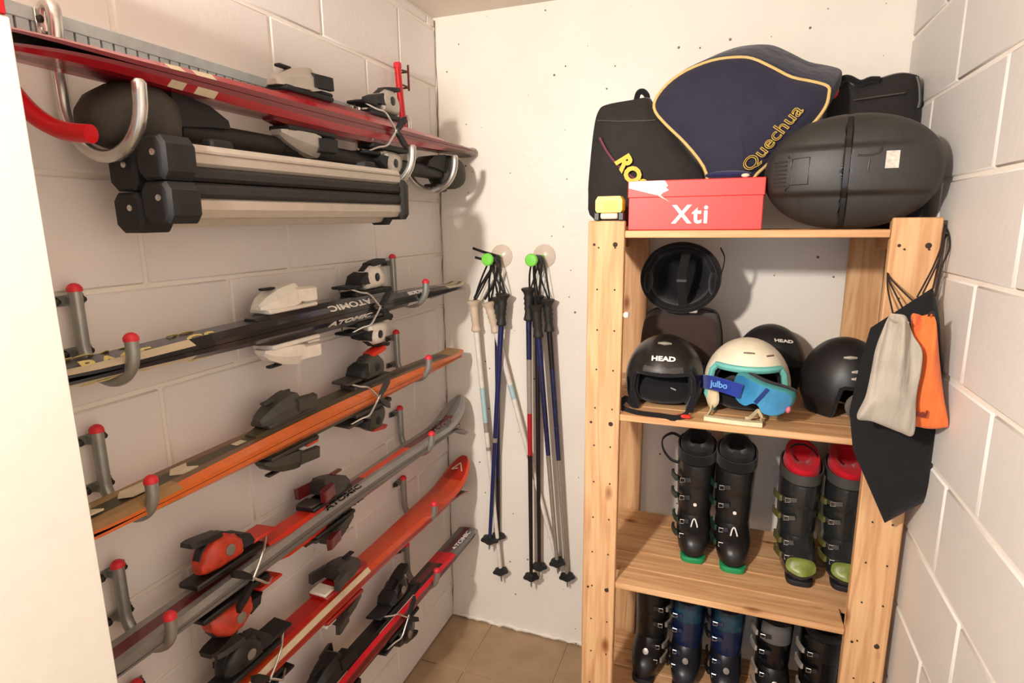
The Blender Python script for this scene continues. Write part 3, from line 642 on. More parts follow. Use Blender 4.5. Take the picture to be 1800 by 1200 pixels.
def ski_pole(label, top, tip, grip, segs, knob, group, basket=0.030, ky=0.0, straps=1):
    top = Vector(top); tip = Vector(tip); ax = (tip - top); L = ax.length; ax.normalize()
    q = Vector((0, 0, -1)).rotation_difference(ax)
    t = thing('ski_pole', label, 'ski pole', top, q.to_euler(), group)
    prof = [(0.001, 0.0), (0.016, -0.001), (0.0215, -0.004), (0.0205, -0.010), (0.0145, -0.020), (0.0125, -0.030), (0.0145, -0.040), (0.012, -0.048), (0.0140, -0.058), (0.0115, -0.066), (0.0132, -0.076), (0.0110, -0.085), (0.0125, -0.100), (0.0150, -0.112), (0.0145, -0.118), (0.0075, -0.122)]
    g = MB(); g.lathe([(r * 1.25, zz) for r, zz in prof], 14); g.build('grip', grip, t, angle=60)
    mats = []; b = MB(); z = -0.118
    for k, (f, m) in enumerate(segs):
        if m not in mats: mats.append(m)
        z1 = -0.118 - (L - 0.16) * f; r0 = 0.0112 - 0.0042 * (-z / L); r1 = 0.0112 - 0.0042 * (-z1 / L)
        b.lathe([(r0, z), (r1, z1)], 12, mi=mats.index(m)); z = z1
    b.build('shaft', mats, t, weld=False)
    bz = -L + 0.052; bm_ = MB()
    bm_.lathe([(0.006, bz + 0.014), (0.010, bz + 0.006), (0.011, bz - 0.004), (0.006, bz - 0.010)], 10)
    n = 30
    sec = [[(r * (1 + 0.10 * math.cos(5 * 2 * PI * j / n)) * math.cos(2 * PI * j / n), r * (1 + 0.10 * math.cos(5 * 2 * PI * j / n)) * math.sin(2 * PI * j / n), bz + dz) for j in range(n)] for r, dz in ((0.007, 0.003), (basket * 0.7, 0.001), (basket, -0.003), (basket, -0.007), (basket * 0.7, -0.004), (0.007, -0.002))]
    bm_.loft(sec, caps=False); bm_.build('basket', blackm, t)
    MB().lathe([(0.0042, -L + 0.044), (0.0042, -L + 0.010), (0.0015, -L)], 8).build('tip', zinc, t)
    # strap from grip up over the knob stem
    inv = (Matrix.Translation(top) @ q.to_matrix().to_4x4()).inverted()
    k = Vector(knob)
    for s in range(straps):
        d = 0.010 * (1 if s == 0 else -1)
        pts = curve([top + Vector((0.004, 0, 0.000)), top.lerp(k, 0.5) + Vector((-0.012 + d, -0.004 + ky, 0.0)), k + Vector((-0.012 + d, ky, 0.004)), k + Vector((0.0, ky, 0.014)), k + Vector((0.013 + d, ky, 0.002)), top.lerp(k, 0.45) + Vector((0.016, 0.004 + ky, 0)), top + Vector((0.008, 0.004, -0.002))], 5)
        MB().ribbon([inv @ p for p in pts], 0.015, 0.002, (0, 1, 0)).build('wrist_strap', strapm, t)
    return t
def pp(u, v, y): return at(u, v, y=y)
S1 = K1.copy(); S2 = K2.copy()
gl, gr = 'poles hanging from the left knob', 'poles hanging from the right knob'
wsegs = [(0.36, pw), (0.46, pgrey), (0.52, pw), (0.535, pgrey), (1.0, pw)]
ski_pole('white pole with a cream grip, hanging straight down from the left knob', pp(832, 527, -0.055), pp(882, 1022, -0.040), gripc, [(0.22, pw), (0.36, pice), (0.40, pgrey), (0.46, pw), (0.475, pgrey), (1.0, pw)], S1 + Vector((0, 0.03, 0)), gl)
ski_pole('white pole with a cream grip, leaning diagonally right across to the other poles', pp(858, 530, -0.045), pp(984, 1004, -0.026), gripc, [(0.22, pw), (0.28, pice), (0.52, pw), (0.535, pgrey), (1.0, pw)], S1 + Vector((0, 0.045, 0)), gl, basket=0.026)
ski_pole('blue pole with a black grip, hanging on the left knob in front of its twin', pp(884, 515, -0.075), pp(860, 966, -0.060), gripb, [(0.5, pblue), (0.52, pgrey), (1.0, pblue)], S1 + Vector((0, 0.015, 0)), gl, basket=0.034)
pb = bpy.data.objects['ski_pole.002']; inv_ = pb.matrix_basis.inverted()
for q in (((872, 449), (848, 442), (831, 436)), ((868, 456), (846, 455), (835, 452)), ((868, 466), (846, 500), (834, 524)), ((876, 470), (868, 500), (852, 526))):
    MB().ribbon([inv_ @ at(u, v, y=-0.088) for u, v in q], 0.009, 0.002, (0.3, 0, 1)).build('strap_tail', strapm, pb)
ski_pole('dark blue pole with a black grip, behind the other blue pole on the left knob', pp(874, 522, -0.030), pp(876, 960, -0.022), gripb, [(0.35, pnav), (0.7, pblue), (1.0, pblk)], S1 + Vector((0, 0.060, 0)), gl, basket=0.030)
ski_pole('black pole with a red upper shaft, leftmost on the right knob', pp(929, 505, -0.070), pp(934, 1032, -0.062), gripb, [(0.14, pnav), (0.34, pgrey), (0.5, pred), (1.0, pblk)], S2 + Vector((0, 0.015, 0)), gr)
ski_pole('plain black pole, second from the left on the right knob', pp(944, 518, -0.040), pp(948, 1014, -0.036), gripb, [(1.0, pblk)], S2 + Vector((0, 0.045, 0)), gr)
ski_pole('silver pole with a blue speckled upper shaft, third on the right knob', pp(942, 535, -0.082), pp(981, 1008, -0.055), gripb, [(0.12, pblue), (0.5, pnav), (1.0, psil)], S2 + Vector((0, 0.030, 0)), gr)
ski_pole('silver pole with a dark upper shaft, rightmost on the right knob', pp(962, 525, -0.055), pp(998, 1032, -0.030), gripb, [(0.14, pblk), (0.5, pnav), (1.0, psil)], S2 + Vector((0, 0.060, 0)), gr)

# ================================================================ TOP OF THE RACK
ZT = SH[0] + 0.0005
shoe = mat('shoebox_red', (226, 62, 56), 0.45, var=0.03)
bx = thing('shoe_box', 'red shoe box with white lettering and a torn white patch, on the top shelf', 'box', (0.955, -0.462, ZT))
MB().span((-0.158, -0.045, 0), (0.158, 0.045, 0.118), 0.002).build('body', shoe, bx)
MB().span((-0.1605, -0.0475, 0.080), (0.1605, 0.0475, 0.1215), 0.002).build('lid', shoe, bx)
text('Xti', 0.062, axes((-0.006, -0.0457, 0.036), (1, 0, 0), (0, -1, 0)), printw, bx, bold=0.0014, space=1.12)
MB().prism([(-0.158, 0.104), (-0.158, 0.1205), (-0.07, 0.1205), (-0.062, 0.108), (-0.067, 0.104), (-0.060, 0.097), (-0.074, 0.091), (-0.080, 0.084), (-0.105, 0.090)], -0.0475, -0.0480).build('torn_patch', mat('torn_paper', (244, 238, 226), 0.8), bx)
MB().prism([(-0.080, 0.086), (-0.085, 0.0835), (-0.055, 0.068)], -0.0475, -0.0479).build('torn_streak', mat('torn_paper2', (236, 190, 176), 0.8), bx)
yel = mat('yellow_plastic', (244, 206, 30), 0.35, var=0.03); yeld = mat('deep_yellow_plastic', (230, 184, 18), 0.4)
yt = thing('level_tool', 'small yellow and black tool standing on top of the left front post', 'tool', (0.752, -0.514, RZ + 0.0005))
o = [(-0.030, 0.020), (-0.034, 0.026), (-0.034, 0.050), (-0.028, 0.060), (0.028, 0.060), (0.034, 0.050), (0.034, 0.026), (0.030, 0.020)]
MB().prism(o, -0.022, 0.022).build('body', yel, yt, angle=25)
MB().prism([(-0.016, 0.026), (-0.016, 0.050), (0.016, 0.050), (0.016, 0.026)], -0.0235, -0.021).build('face_plate', yeld, yt)  # raised square in a slightly deeper yellow than the body
for s in (-1, 1): MB().span((s * 0.031 - 0.007, -0.02, 0), (s * 0.031 + 0.007, 0.02, 0.0205), 0.002).build('foot', black, yt)
MB().span((-0.022, -0.018, 0.004), (0.022, 0.018, 0.0195), 0.003).build('clear_insert', cream, yt)

blackcl = fabric('black_nylon', (36, 31, 29), 0.7); navycl = fabric('navy_nylon', (42, 40, 58), 0.75); pip = mat('yellow_piping', (214, 180, 110), 0.6); purp = mat('purple_piping', (110, 52, 72), 0.6)
def outline(px, y, y2=None, n=4):
    """closed smooth outline through photo points on a plane that leans from y (bottom) to y2 (top)"""
    vs = [q[1] for q in px]; lo, hi = max(vs), min(vs)
    P = [at(u, v, y=y + ((y2 if y2 is not None else y) - y) * (lo - v) / (lo - hi)) for u, v in px]
    return curve(P, n, closed=True) if n > 1 else P
def soft_bag(name, label, cat, px, y, y2, depth, matl, front=0.03, back=0.03, scale=0.96, up=0.0, right=0.0, n=4, group=None):
    O = outline(px, y, y2, n); c = sum(O, Vector()) / len(O); base_z = min(p.z for p in O)
    t = thing(name, label, cat, (c.x, c.y + depth / 2, base_z), group=group); off = t.location
    F = [p - off for p in O]; cF = c - off
    B = [cF + (p - cF) * scale + Vector((right, depth, up)) for p in F]
    B = [Vector((p.x, p.y, max(0.0, p.z))) for p in B]
    b = MB(); b.loft([F, [f.lerp(g, 0.12) + (f - cF).normalized() * 0.006 for f, g in zip(F, B)], [f.lerp(g, 0.88) + (f - cF).normalized() * 0.004 for f, g in zip(F, B)], B], caps=False)
    b.v = [Vector((v.x, v.y, max(0.0, v.z))) for v in b.v]
    N = (F[len(F) // 4] - cF).cross(F[0] - cF); N = N if N.y < 0 else -N
    k = len(F)
    for ring, sg, h, cc in ((F, 1, front, cF), (B, -1, back, sum(B, Vector()) / k)):
        vs = list(ring); fs = []
        for q in range(1, 6):
            s_ = 1 - q / 6; vs += [cc + (p - cc) * s_ + N.normalized() * sg * h * (1 - s_ * s_) ** 0.6 for p in ring]
        vs.append(cc + N.normalized() * sg * h)
        for q in range(5):
            for j in range(k): fs.append([q * k + j, q * k + (j + 1) % k, (q + 1) * k + (j + 1) % k, (q + 1) * k + j])
        for j in range(k): fs.append([5 * k + j, 5 * k + (j + 1) % k, 6 * k])
        b.add(vs, fs)
    b.build('body', matl, t, angle=50)
    return t, F, off
# left black boot bag
t, Fo, off = soft_bag('boot_bag', 'black boot bag with yellow lettering standing behind the yellow tool and the red box', 'bag',
    [(1044, 384), (1034, 345), (1037, 290), (1044, 225), (1052, 195), (1066, 184), (1108, 176), (1138, 172), (1148, 188), (1168, 215), (1203, 262), (1232, 300), (1238, 345), (1236, 390), (1130, 397)], -0.360, -0.350, 0.20, blackcl, 0.02, 0.02, 0.95)
b = MB(); b.tube([at(u, v, y=-0.368) - off for u, v in ((1050, 212), (1090, 213), (1130, 212), (1152, 211))], 0.0016, 6); b.build('seam', mat('seam_grey', (78, 68, 62), 0.7), t)
b = MB(); b.tube(curve([at(u, v, y=-0.378) - off for u, v in ((1054, 242), (1068, 268), (1084, 288), (1104, 306), (1122, 318))], 4), 0.0036, 8); b.build('purple_piping', purp, t)
b = MB(); b.tube(curve([at(u, v, y=-0.30) - off for u, v in ((1118, 180), (1122, 164), (1130, 161), (1137, 168), (1138, 178))], 4), 0.008, 8); b.build('grab_handle', strapm, t)
T = axes(at(1120, 322, y=-0.388) - off, at(1160, 382, y=-0.388) - at(1075, 252, y=-0.388), (0, -1, 0))
text('ROSSI', 0.056, Matrix(T) @ Matrix.Translation((-0.085, 0, 0)), printy, t, bold=0.003, shear=0.1, align='LEFT')
# right rear black bag
t, Fo, off = soft_bag('boot_bag', 'black bag with a red tab in the corner behind the oval hard case', 'bag',
    [(1470, 395), (1452, 300), (1452, 210), (1464, 165), (1478, 148), (1490, 143), (1505, 150), (1545, 139), (1580, 129), (1606, 131), (1616, 140), (1620, 190), (1620, 250), (1616, 330), (1612, 392), (1540, 396)], -0.195, -0.185, 0.125, blackcl, 0.015, 0.015, 0.95)
b = MB(); b.pillow(curve([at(u, v, y=-0.215) - off for u, v in ((1458, 160), (1466, 152), (1475, 156), (1472, 168), (1464, 174))], 2, True), (0, -1, 0), 0.006, 0.004); b.build('red_tab', redcap, t)
b = MB(); b.tube([at(u, v, y=-0.215) - off for u, v in ((1500, 176), (1540, 170), (1590, 163))], 0.0016, 6); b.build('seam', mat('seam_grey', (78, 68, 62), 0.7), t)
b = MB(); b.tube(curve([at(u, v, y=-0.198) - off for u, v in ((1612, 134), (1616, 150), (1617, 175), (1614, 190))], 4), 0.004, 8); b.build('buckle_strap', olive, t)
b = MB(); b.tube(curve([at(u, v, y=-0.195) - off for u, v in ((1474, 150), (1482, 138), (1494, 138), (1512, 146), (1530, 140), (1546, 140))], 4), 0.008, 8); b.build('rolled_edge', strapm, t)
# big navy bag
NP = [(1246, 330), (1237, 293), (1205, 252), (1172, 220), (1152, 196), (1152, 176), (1172, 149), (1205, 125), (1250, 107), (1290, 101), (1322, 103), (1358, 119), (1392, 136), (1430, 144), (1455, 152), (1457, 166), (1450, 190), (1425, 222), (1382, 262), (1330, 306), (1318, 335), (1310, 392), (1255, 392)]
t, Fo, off = soft_bag('boot_bag', 'large navy blue bag with yellow piping and lettering, leaning behind the red box', 'bag', NP, -0.405, -0.330, 0.135, navycl, 0.030, 0.02, 0.93, up=0.070, right=0.055, n=3)
b = MB(); b.tube(Fo, 0.0042, 8, closed=True); b.build('piping', pip, t)
Nn = (Fo[len(Fo) // 4] - Fo[0]).cross(Fo[len(Fo) // 2] - Fo[0]).normalized(); Nn = Nn if Nn.y < 0 else -Nn
def onbag(u, v, e=0.004):
    y = -0.405 + 0.075 * (392 - v) / (392 - 101); return at(u, v, y=y - 0.024) - off
T = axes(onbag(1357, 245) + Nn * 0.004, onbag(1405, 190) - onbag(1310, 300), Nn)
text('Quechua', 0.044, T, mat('yellow_outline', (206, 170, 70), 0.5), t, outline=0.0010, sx=1.15)
# folded dark blue cloth on the shoe box
t = thing('folded_cloth', 'dark blue rolled cloth with a white tip lying on top of the red shoe box', 'cloth', (1.03, -0.462, ZT + 0.1218))
MB().ell((0, 0, 0.010), (0.055, 0.026, 0.010), 20, 8).build('roll', fabric('blue_cloth', (38, 38, 78)), t)
MB().ell((0.040, -0.020, 0.006), (0.010, 0.007, 0.005), 10, 6).build('white_tip', cream, t)
# small navy pouch lying behind the hard case by the wall
t = thing('pouch', 'navy cloth pouch squeezed between the oval hard case and the right wall', 'pouch', (1.415, -0.335, ZT))
MB().ell((0, 0, 0.075), (0.062, 0.060, 0.075), 22, 12, e=0.8).build('body', fabric('navy_cloth', (40, 40, 66)), t)
MB().tube([(-0.03, -0.052, 0.06), (0.0, -0.060, 0.05), (0.03, -0.054, 0.055)], 0.0015, 6).build('seam', mat('seam_red', (120, 50, 60), 0.7), t)
# oval hard case
cs = thing('hard_case', 'black oval hard case with a silver sticker, standing on the right of the top shelf', 'case', (1.291, -0.470, ZT), (0, 0, 0)); cs.scale = (1.03, 1, 1.035)
hcm = mat('case_black', (46, 43, 40), 0.48, var=0.08, bump=0.12, bscale=500)
def case_r(a):  # outline: pointed oval
    ca, sa = math.cos(a), math.sin(a)
    rx = 0.172; rz = 0.121
    return rx * math.copysign(abs(ca) ** 0.92, ca), rz * math.copysign(abs(sa) ** 0.95, sa)
def case_h(x, z):
    """front surface depth of the case at (x, z)"""
    q = (abs(x / 0.174) ** 2.1 + abs(z / 0.123) ** 2.2); base_ = 0.085 * max(0.0, 1 - q) ** 0.42
    lift = 0.016 * smooth01((0.054 - abs(z - 0.003)) / 0.012) * smooth01((1 - q) / 0.2)
    gro = -0.014 * smooth01((0.006 - abs(x + 0.008)) / 0.003) * smooth01((1 - q) / 0.05)
    pan = -0.0022 * (smooth01((0.0022 - abs(x + 0.098)) / 0.001) + smooth01((0.0022 - abs(x - 0.090)) / 0.001)) * (abs(z - 0.003) > 0.044)
    return base_ + lift + gro + pan
b = MB(); nx, nz = 150, 74; vs = []; fs = []
nr, na = 40, 160
for i in range(nr + 1):
    rr = 1 - (1 - i / nr) ** 1.6 if False else i / nr
    for j in range(na):
        x, z = case_r(2 * PI * j / na); x *= rr; z *= rr
        vs.append((x, -case_h(x, z), z + 0.122))
for i in range(nr):
    for j in range(na): fs.append([i * na + j, i * na + (j + 1) % na, (i + 1) * na + (j + 1) % na, (i + 1) * na + j])
b.add(vs, fs)
rim = [Vector((case_r(2 * PI * j / na)[0], 0, case_r(2 * PI * j / na)[1] + 0.122)) for j in range(na)]
cc = Vector((0, 0, 0.122))
b.loft([rim, [p + Vector((0, 0.012, 0)) for p in rim], [cc + (p - cc) * 0.9 + Vector((0, 0.045, 0)) for p in rim], [cc + (p - cc) * 0.6 + Vector((0, 0.060, 0)) for p in rim]])
b.build('shell', hcm, cs, angle=60)
def on_case(x, z, e=0.0): return Vector((x, -case_h(x, z) - e, z + 0.122))
b = MB(); b.ribbon([Vector((-0.008, on_case(-0.034, z, -0.003).y, z + 0.122)) for z in [(-0.112 + 0.224 * k / 30) for k in range(31)]], 0.010, 0.006, (1, 0, 0)); b.build('closing_strap', black, cs)
for k in range(7):
    z = -0.026 + k * 0.0085
    b = MB(); b.tube([on_case(x, z, 0.0005) for x in (-0.148, -0.136, -0.122)], 0.0020, 6); b.build('grip_ridge', hcm, cs)
b = MB(); q = [(-0.112, 0.030), (-0.078, 0.032), (-0.078, -0.024), (-0.112, -0.024)]; b.tube([on_case(x, z, 0.0004) for x, z in q], 0.0014, 6, closed=True); b.build('latch_outline', black, cs)
b = MB(); b.tube([on_case(x, z, 0.0) for x, z in ((-0.117, 0.050), (-0.120, 0.034), (-0.114, 0.031), (-0.116, -0.028), (-0.122, -0.034), (-0.119, -0.044))], 0.0018, 6); b.build('latch_hinge', black, cs)
b = MB(); b.tube(curve([on_case(x, z, 0.0004) for x, z in ((0.010, 0.030), (0.030, 0.029), (0.046, 0.032), (0.052, 0.042), (0.053, 0.052))], 4), 0.0020, 6); b.build('moulded_handle', hcm, cs)
b = MB(); b.tube([on_case(x, z, 0.0004) for x, z in ((0.032, 0.022), (0.031, 0.008), (0.031, -0.002))], 0.0018, 6); b.build('moulded_rib', hcm, cs)
b = MB(); q = [[on_case(x, z, 0.0016) for x in (0.060, 0.068, 0.076, 0.084)] for z in (0.036, 0.026, 0.014, 0.002)]
b.add([p for r_ in q for p in r_], [[i * 4 + j, i * 4 + j + 1, (i + 1) * 4 + j + 1, (i + 1) * 4 + j] for i in range(3) for j in range(3)]); b.build('silver_sticker', mat('sticker', (206, 198, 186), 0.4, 0.2, var=0.25, scale=120), cs)
cs.rotation_euler = (0.03, 0, -0.13)

# ================================================================ HELMETS ON THE SECOND SHELF
def azd(a): return abs((a + PI) % (2 * PI) - PI)
def helmet(label, loc, rotz, shellm, linerm, padm, rx=0.110, ry=0.125, rz=0.130, rot=None, brow=66, side=124, back=118, face=0.75, group=None, rimm=None, vents=True, ventm=None):
    """open-face ski helmet looking towards -y, standing on its lower rim at z=0"""
    t = thing('ski_helmet', label, 'helmet', loc, rot or (0, 0, rotz), group)
    def pm(a):
        d = azd(a)
        k = smooth01((d - face) / 0.28); e = brow + (side - brow) * k
        return math.radians(e + (back - side) * smooth01((d - 1.6) / 1.4))
    zc = -rz * math.cos(math.radians(side))
    def P(a, ph, f=1.0):
        sp = math.sin(ph); tuck = 1.0 - 0.10 * smooth01((ph - 1.75) / 0.5)
        return Vector((rx * f * sp * math.sin(a) * tuck, -ry * f * sp * math.cos(a) * tuck, zc + rz * f * math.cos(ph)))
    NA, NP_ = 72, 18
    def shell(f, lo=0.0, hi=1.0): return [[P(2 * PI * j / NA, 0.02 + (pm(2 * PI * j / NA) - 0.02) * (lo + (hi - lo) * i / NP_), f) for j in range(NA)] for i in range(NP_ + 1)]
    so = shell(1.0); si = shell(0.93)
    b = MB(); b.loft(so + si[::-1], caps=True); sh = b.build('shell', shellm, t, angle=50)
    sl = shell(0.925, 0, 1.0); sl2 = shell(0.80, 0, 1.0)
    b = MB(); b.loft(sl + sl2[::-1]); b.build('liner', linerm, t, angle=60)
    # rolled edge trim
    b = MB(); b.tube([P(2 * PI * j / NA, pm(2 * PI * j / NA), 0.965) for j in range(NA)], 0.0062, 8, closed=True); b.build('edge_trim', rimm or linerm, t)
    if vents:
        for a, ph, ln in ((0.0, 0.66, 0.20), (0.75, 0.74, 0.16)):
            b = MB(); b.tube([P(a - ln, ph, 0.999), P(a, ph - 0.004, 1.001), P(a + ln, ph, 0.999)], [0.0026, 0.0030, 0.0026], 6); b.build('vent', ventm or black, sh)
    # ear pads
    for s in (-1, 1):
        b = MB(); b.ell((s * rx * 0.80, 0.012, zc * 0.55 + 0.004), (0.013, 0.036, 0.046), 14, 8); b.build('ear_pad', padm, t)
    return t, P, pm
def chin_strap(t, pts, matl, wd=0.016): return MB().ribbon(curve(pts, 5), wd, 0.003, (0, 0.4, 1)).build('chin_strap', matl, t)
Z2 = SH[1] + 0.0005
hel_black = mat('helmet_black', (30, 28, 28), 0.45); hel_gloss = mat('helmet_gloss', (34, 31, 30), 0.28); linb = fabric('helmet_liner', (22, 20, 22)); hel_white = mat('helmet_white', (236, 224, 198), 0.42); teal = mat('teal_foam', (110, 186, 176), 0.55); ivory = mat('ivory_pad', (222, 204, 166), 0.7)
def inner_pad(t, rx, ry, zc, m): MB().ell((0, 0.022, zc * 0.60), (rx * 0.78, ry * 0.66, zc * 0.585), 24, 10, e=0.75).build('inner_pad', m, t)
h1, P, pm = helmet('glossy black helmet with white brow lettering, front left on the second shelf', (0.892, -0.385, Z2), 0.05, hel_gloss, linb, linb, 0.108, 0.118, 0.128, brow=72, face=0.80, vents=False)
inner_pad(h1, 0.108, 0.118, 0.072, linb)
text('HEAD', 0.019, axes(P(0, 0.92, 1.012), (1, 0, 0), (0, -math.sin(0.9), math.cos(0.9))), printw, h1, bold=0.0008, sx=1.25)
b = MB(); b.tube([P(a, 0.50, 1.0) for a in (-0.35, 0, 0.35)], [0.003, 0.0065, 0.003], 8); b.build('top_vent', greyp, h1)
b = MB(); sec = [[P(a, ph, f) for a in (-0.55, -0.3, 0, 0.3, 0.55)] for ph, f in ((1.10, 1.005), (1.20, 1.02), (1.30, 0.985))]; b.loft(sec, caps=False, closed=False); b.build('brow_band', darkgrey, h1)
for s in (-1, 1):
    b = MB(); b.loft([[Vector((s * x - 0.010, y, z)), Vector((s * x + 0.010, y, z)), Vector((s * x + 0.010, y + 0.05, z)), Vector((s * x - 0.010, y + 0.05, z))] for x, y, z in ((0.088, -0.055, 0.085), (0.084, -0.070, 0.045), (0.072, -0.080, 0.004))]); b.build('ear_flap', linb, h1)
chin_strap(h1, [(-0.080, -0.075, 0.012), (-0.098, -0.085, 0.030), (-0.105, -0.095, 0.006), (-0.060, -0.125, 0.004), (0.0, -0.134, 0.004), (0.045, -0.138, 0.004), (0.070, -0.110, 0.010)], strapm)
MB().box((0.060, -0.128, 0.007), (0.034, 0.012, 0.010), 0.003).build('red_buckle', redorange, h1)
MB().tube([(0.020, -0.05, 0.060), (0.035, -0.056, 0.056)], 0.002, 6).build('inner_clip', silver, h1)

hw, P, pm = helmet('white helmet with teal lining, wearing blue goggles, in the middle of the second shelf', (1.108, -0.370, Z2), 0.0, hel_white, linb, ivory, 0.111, 0.122, 0.128, brow=61, face=0.98, rimm=teal, ventm=mat('vent_grey', (120, 108, 92), 0.6))
inner_pad(hw, 0.111, 0.122, 0.072, linb)
b = MB(); b.tube([P(a, pm(a) - 0.03, 0.985) + Vector((0, -0.002, 0)) for a in [(-1.25 + 2.5 * k / 24) for k in range(25)]], 0.0085, 8); b.build('teal_band', teal, hw)
for s in (-1, 1):
    b = MB(); b.pillow(curve([(s * 0.088, -0.062, 0.092), (s * 0.104, -0.045, 0.060), (s * 0.094, -0.050, 0.018), (s * 0.080, -0.060, 0.012), (s * 0.066, -0.068, 0.034), (s * 0.072, -0.070, 0.075)], 4, True), (0.2 * s, -1, 0), 0.010, 0.012); b.build('ear_flap', ivory, hw)
chin_strap(hw, [(-0.085, -0.060, 0.022), (-0.086, -0.090, 0.010), (-0.092, -0.118, 0.003)], ivory, 0.012)
b = MB(); b.loft([[(x, -0.128 - 0.010 * math.cos(x * 16) - 0.011, 0.0005), (x, -0.128 - 0.010 * math.cos(x * 16) + 0.011, 0.0005), (x, -0.128 - 0.010 * math.cos(x * 16) + 0.009, 0.011), (x, -0.128 - 0.010 * math.cos(x * 16) - 0.009, 0.011)] for x in (-0.100, -0.075, -0.035, 0.0, 0.025, 0.040)]); b.build('chin_pad', ivory, hw)
b = MB(); b.ribbon(curve([(0.030, -0.095, 0.030), (0.012, -0.112, 0.012), (0.0, -0.118, 0.010)], 4), 0.010, 0.002, (0, 0, 1)); b.ribbon(curve([(0.030, -0.095, 0.030), (0.040, -0.114, 0.014), (0.036, -0.122, 0.010)], 4), 0.010, 0.002, (0, 0, 1)); o = b.build('webbing', ivory, hw); o['kind'] = 'stuff'

hb2, P, pm = helmet('black helmet with small white lettering, standing behind the white helmet', (1.176, -0.135, Z2), 0.10, hel_black, linb, linb, 0.103, 0.098, 0.130, brow=80, vents=False)
text('HEAD', 0.016, axes(P(0.34, 0.80, 1.012), (0.92, 0.30, -0.22), P(0.34, 0.80, 1.0) - P(0.34, 0.80, 0.9)), printw, hb2, bold=0.0005, sx=1.3)
hr, P, pm = helmet('matte black helmet with silver vents, half hidden by the hanging bags', (1.352, -0.300, Z2), 0.55, hel_black, linb, linb, 0.102, 0.112, 0.130, brow=82, vents=False)
for a, ph, ln in ((-0.62, 0.80, 0.20), (-0.46, 1.10, 0.13), (-0.46, 1.24, 0.13)):
    b = MB(); b.tube([P(a - ln, ph + 0.01, 1.0), P(a, ph, 1.002), P(a + ln, ph - 0.01, 1.0)], [0.0025, 0.0052, 0.0025], 8); b.build('silver_vent', silver, hr)
b = MB(); b.tube(curve([(-0.030, -0.118, 0.085), (-0.066, -0.112, 0.066), (-0.070, -0.112, 0.040), (-0.040, -0.120, 0.010), (0.0, -0.124, 0.006)], 5), 0.010, 8); b.build('grey_padding', fabric('grey_padding', (92, 88, 84)), hr)
chin_strap(hr, [(-0.020, -0.110, 0.012), (-0.055, -0.140, 0.006), (-0.085, -0.150, 0.003), (-0.055, -0.164, 0.002), (-0.015, -0.150, 0.003)], strapm, 0.008)
MB().box((-0.075, -0.166, 0.003), (0.05, 0.008, 0.004), 0.001, Euler((0, 0, 0.3))).build('strap_end', black, hr)
# helmet lying on its back on the brown case, opening towards the room
hu, P, pm = helmet('black helmet turned over on the brown case, its dark inside facing out', (0.914, -0.290, 1.514), 0.0, hel_black, linb, linb, 0.114, 0.102, 0.128, rot=(-PI / 2 + 0.10, 0, 0), brow=96, side=104, back=104, vents=False)
b = MB(); b.ribbon(curve([(0.012, 0.090, 0.016), (0.008, 0.040, -0.004), (0.004, 0.0, -0.008), (0.010, -0.045, -0.004), (0.018, -0.088, 0.008)], 5), 0.024, 0.003, (1, 0, 0)); b.build('inner_strap', strapm, hu)
MB().box((0.006, 0.002, -0.011), (0.030, 0.010, 0.006), 0.002).build('strap_clip', darkgrey, hu)
b = MB(); b.ribbon(curve([(0.095, 0.030, 0.020), (0.110, -0.010, 0.014), (0.118, -0.060, 0.006), (0.106, -0.090, 0.0)], 5), 0.012, 0.003, (0, 0, 1)); b.build('goggle_strap', strapm, hu)
b = MB(); b.tube(curve([(0.086, 0.055, 0.012), (0.100, 0.020, 0.006), (0.108, -0.012, 0.004)], 4), 0.004, 6); b.build('silver_edge', silver, hu)
MB().box((0.040, 0.094, 0.004), (0.026, 0.012, 0.008), 0.003).build('ratchet_clip', silver, hu)

# brown padded case under it
brown = fabric('brown_fabric', (62, 48, 42), 0.85)
bc_ = thing('padded_case', 'dark brown padded case with a small round badge, behind the front left helmet', 'case', (0.918, -0.155, Z2))
o = curve([(-0.118, 0.0), (-0.120, 0.10), (-0.114, 0.19), (-0.090, 0.236), (0.0, 0.243), (0.090, 0.236), (0.114, 0.19), (0.120, 0.10), (0.118, 0.0)], 5)
sec = []
for y, f in ((-0.100, 0.90), (-0.092, 0.97), (-0.06, 1.0), (0.05, 1.0), (0.082, 0.97), (0.09, 0.9)): sec.append([Vector((p.x * f, y, p.y * f)) for p in [Vector((q[0], q[1], 0)) for q in [(v.x, v.y) for v in [Vector((a[0], a[1], 0)) for a in o]]]])
MB().loft(sec).build('body', brown, bc_, angle=50)
MB().lathe([(0.007, 0), (0.007, 0.002), (0.0045, 0.002), (0.0045, 0.001), (0.001, 0.001)], 14, Matrix.Translation((0.064, -0.094, 0.180)) @ Matrix.Rotation(PI / 2, 4, 'X')).build('badge', cream, bc_)
MB().tube([(p.x * 1.004, -0.02, p.y * 1.004) for p in o], 0.003, 6).build('zip', blackm, bc_)

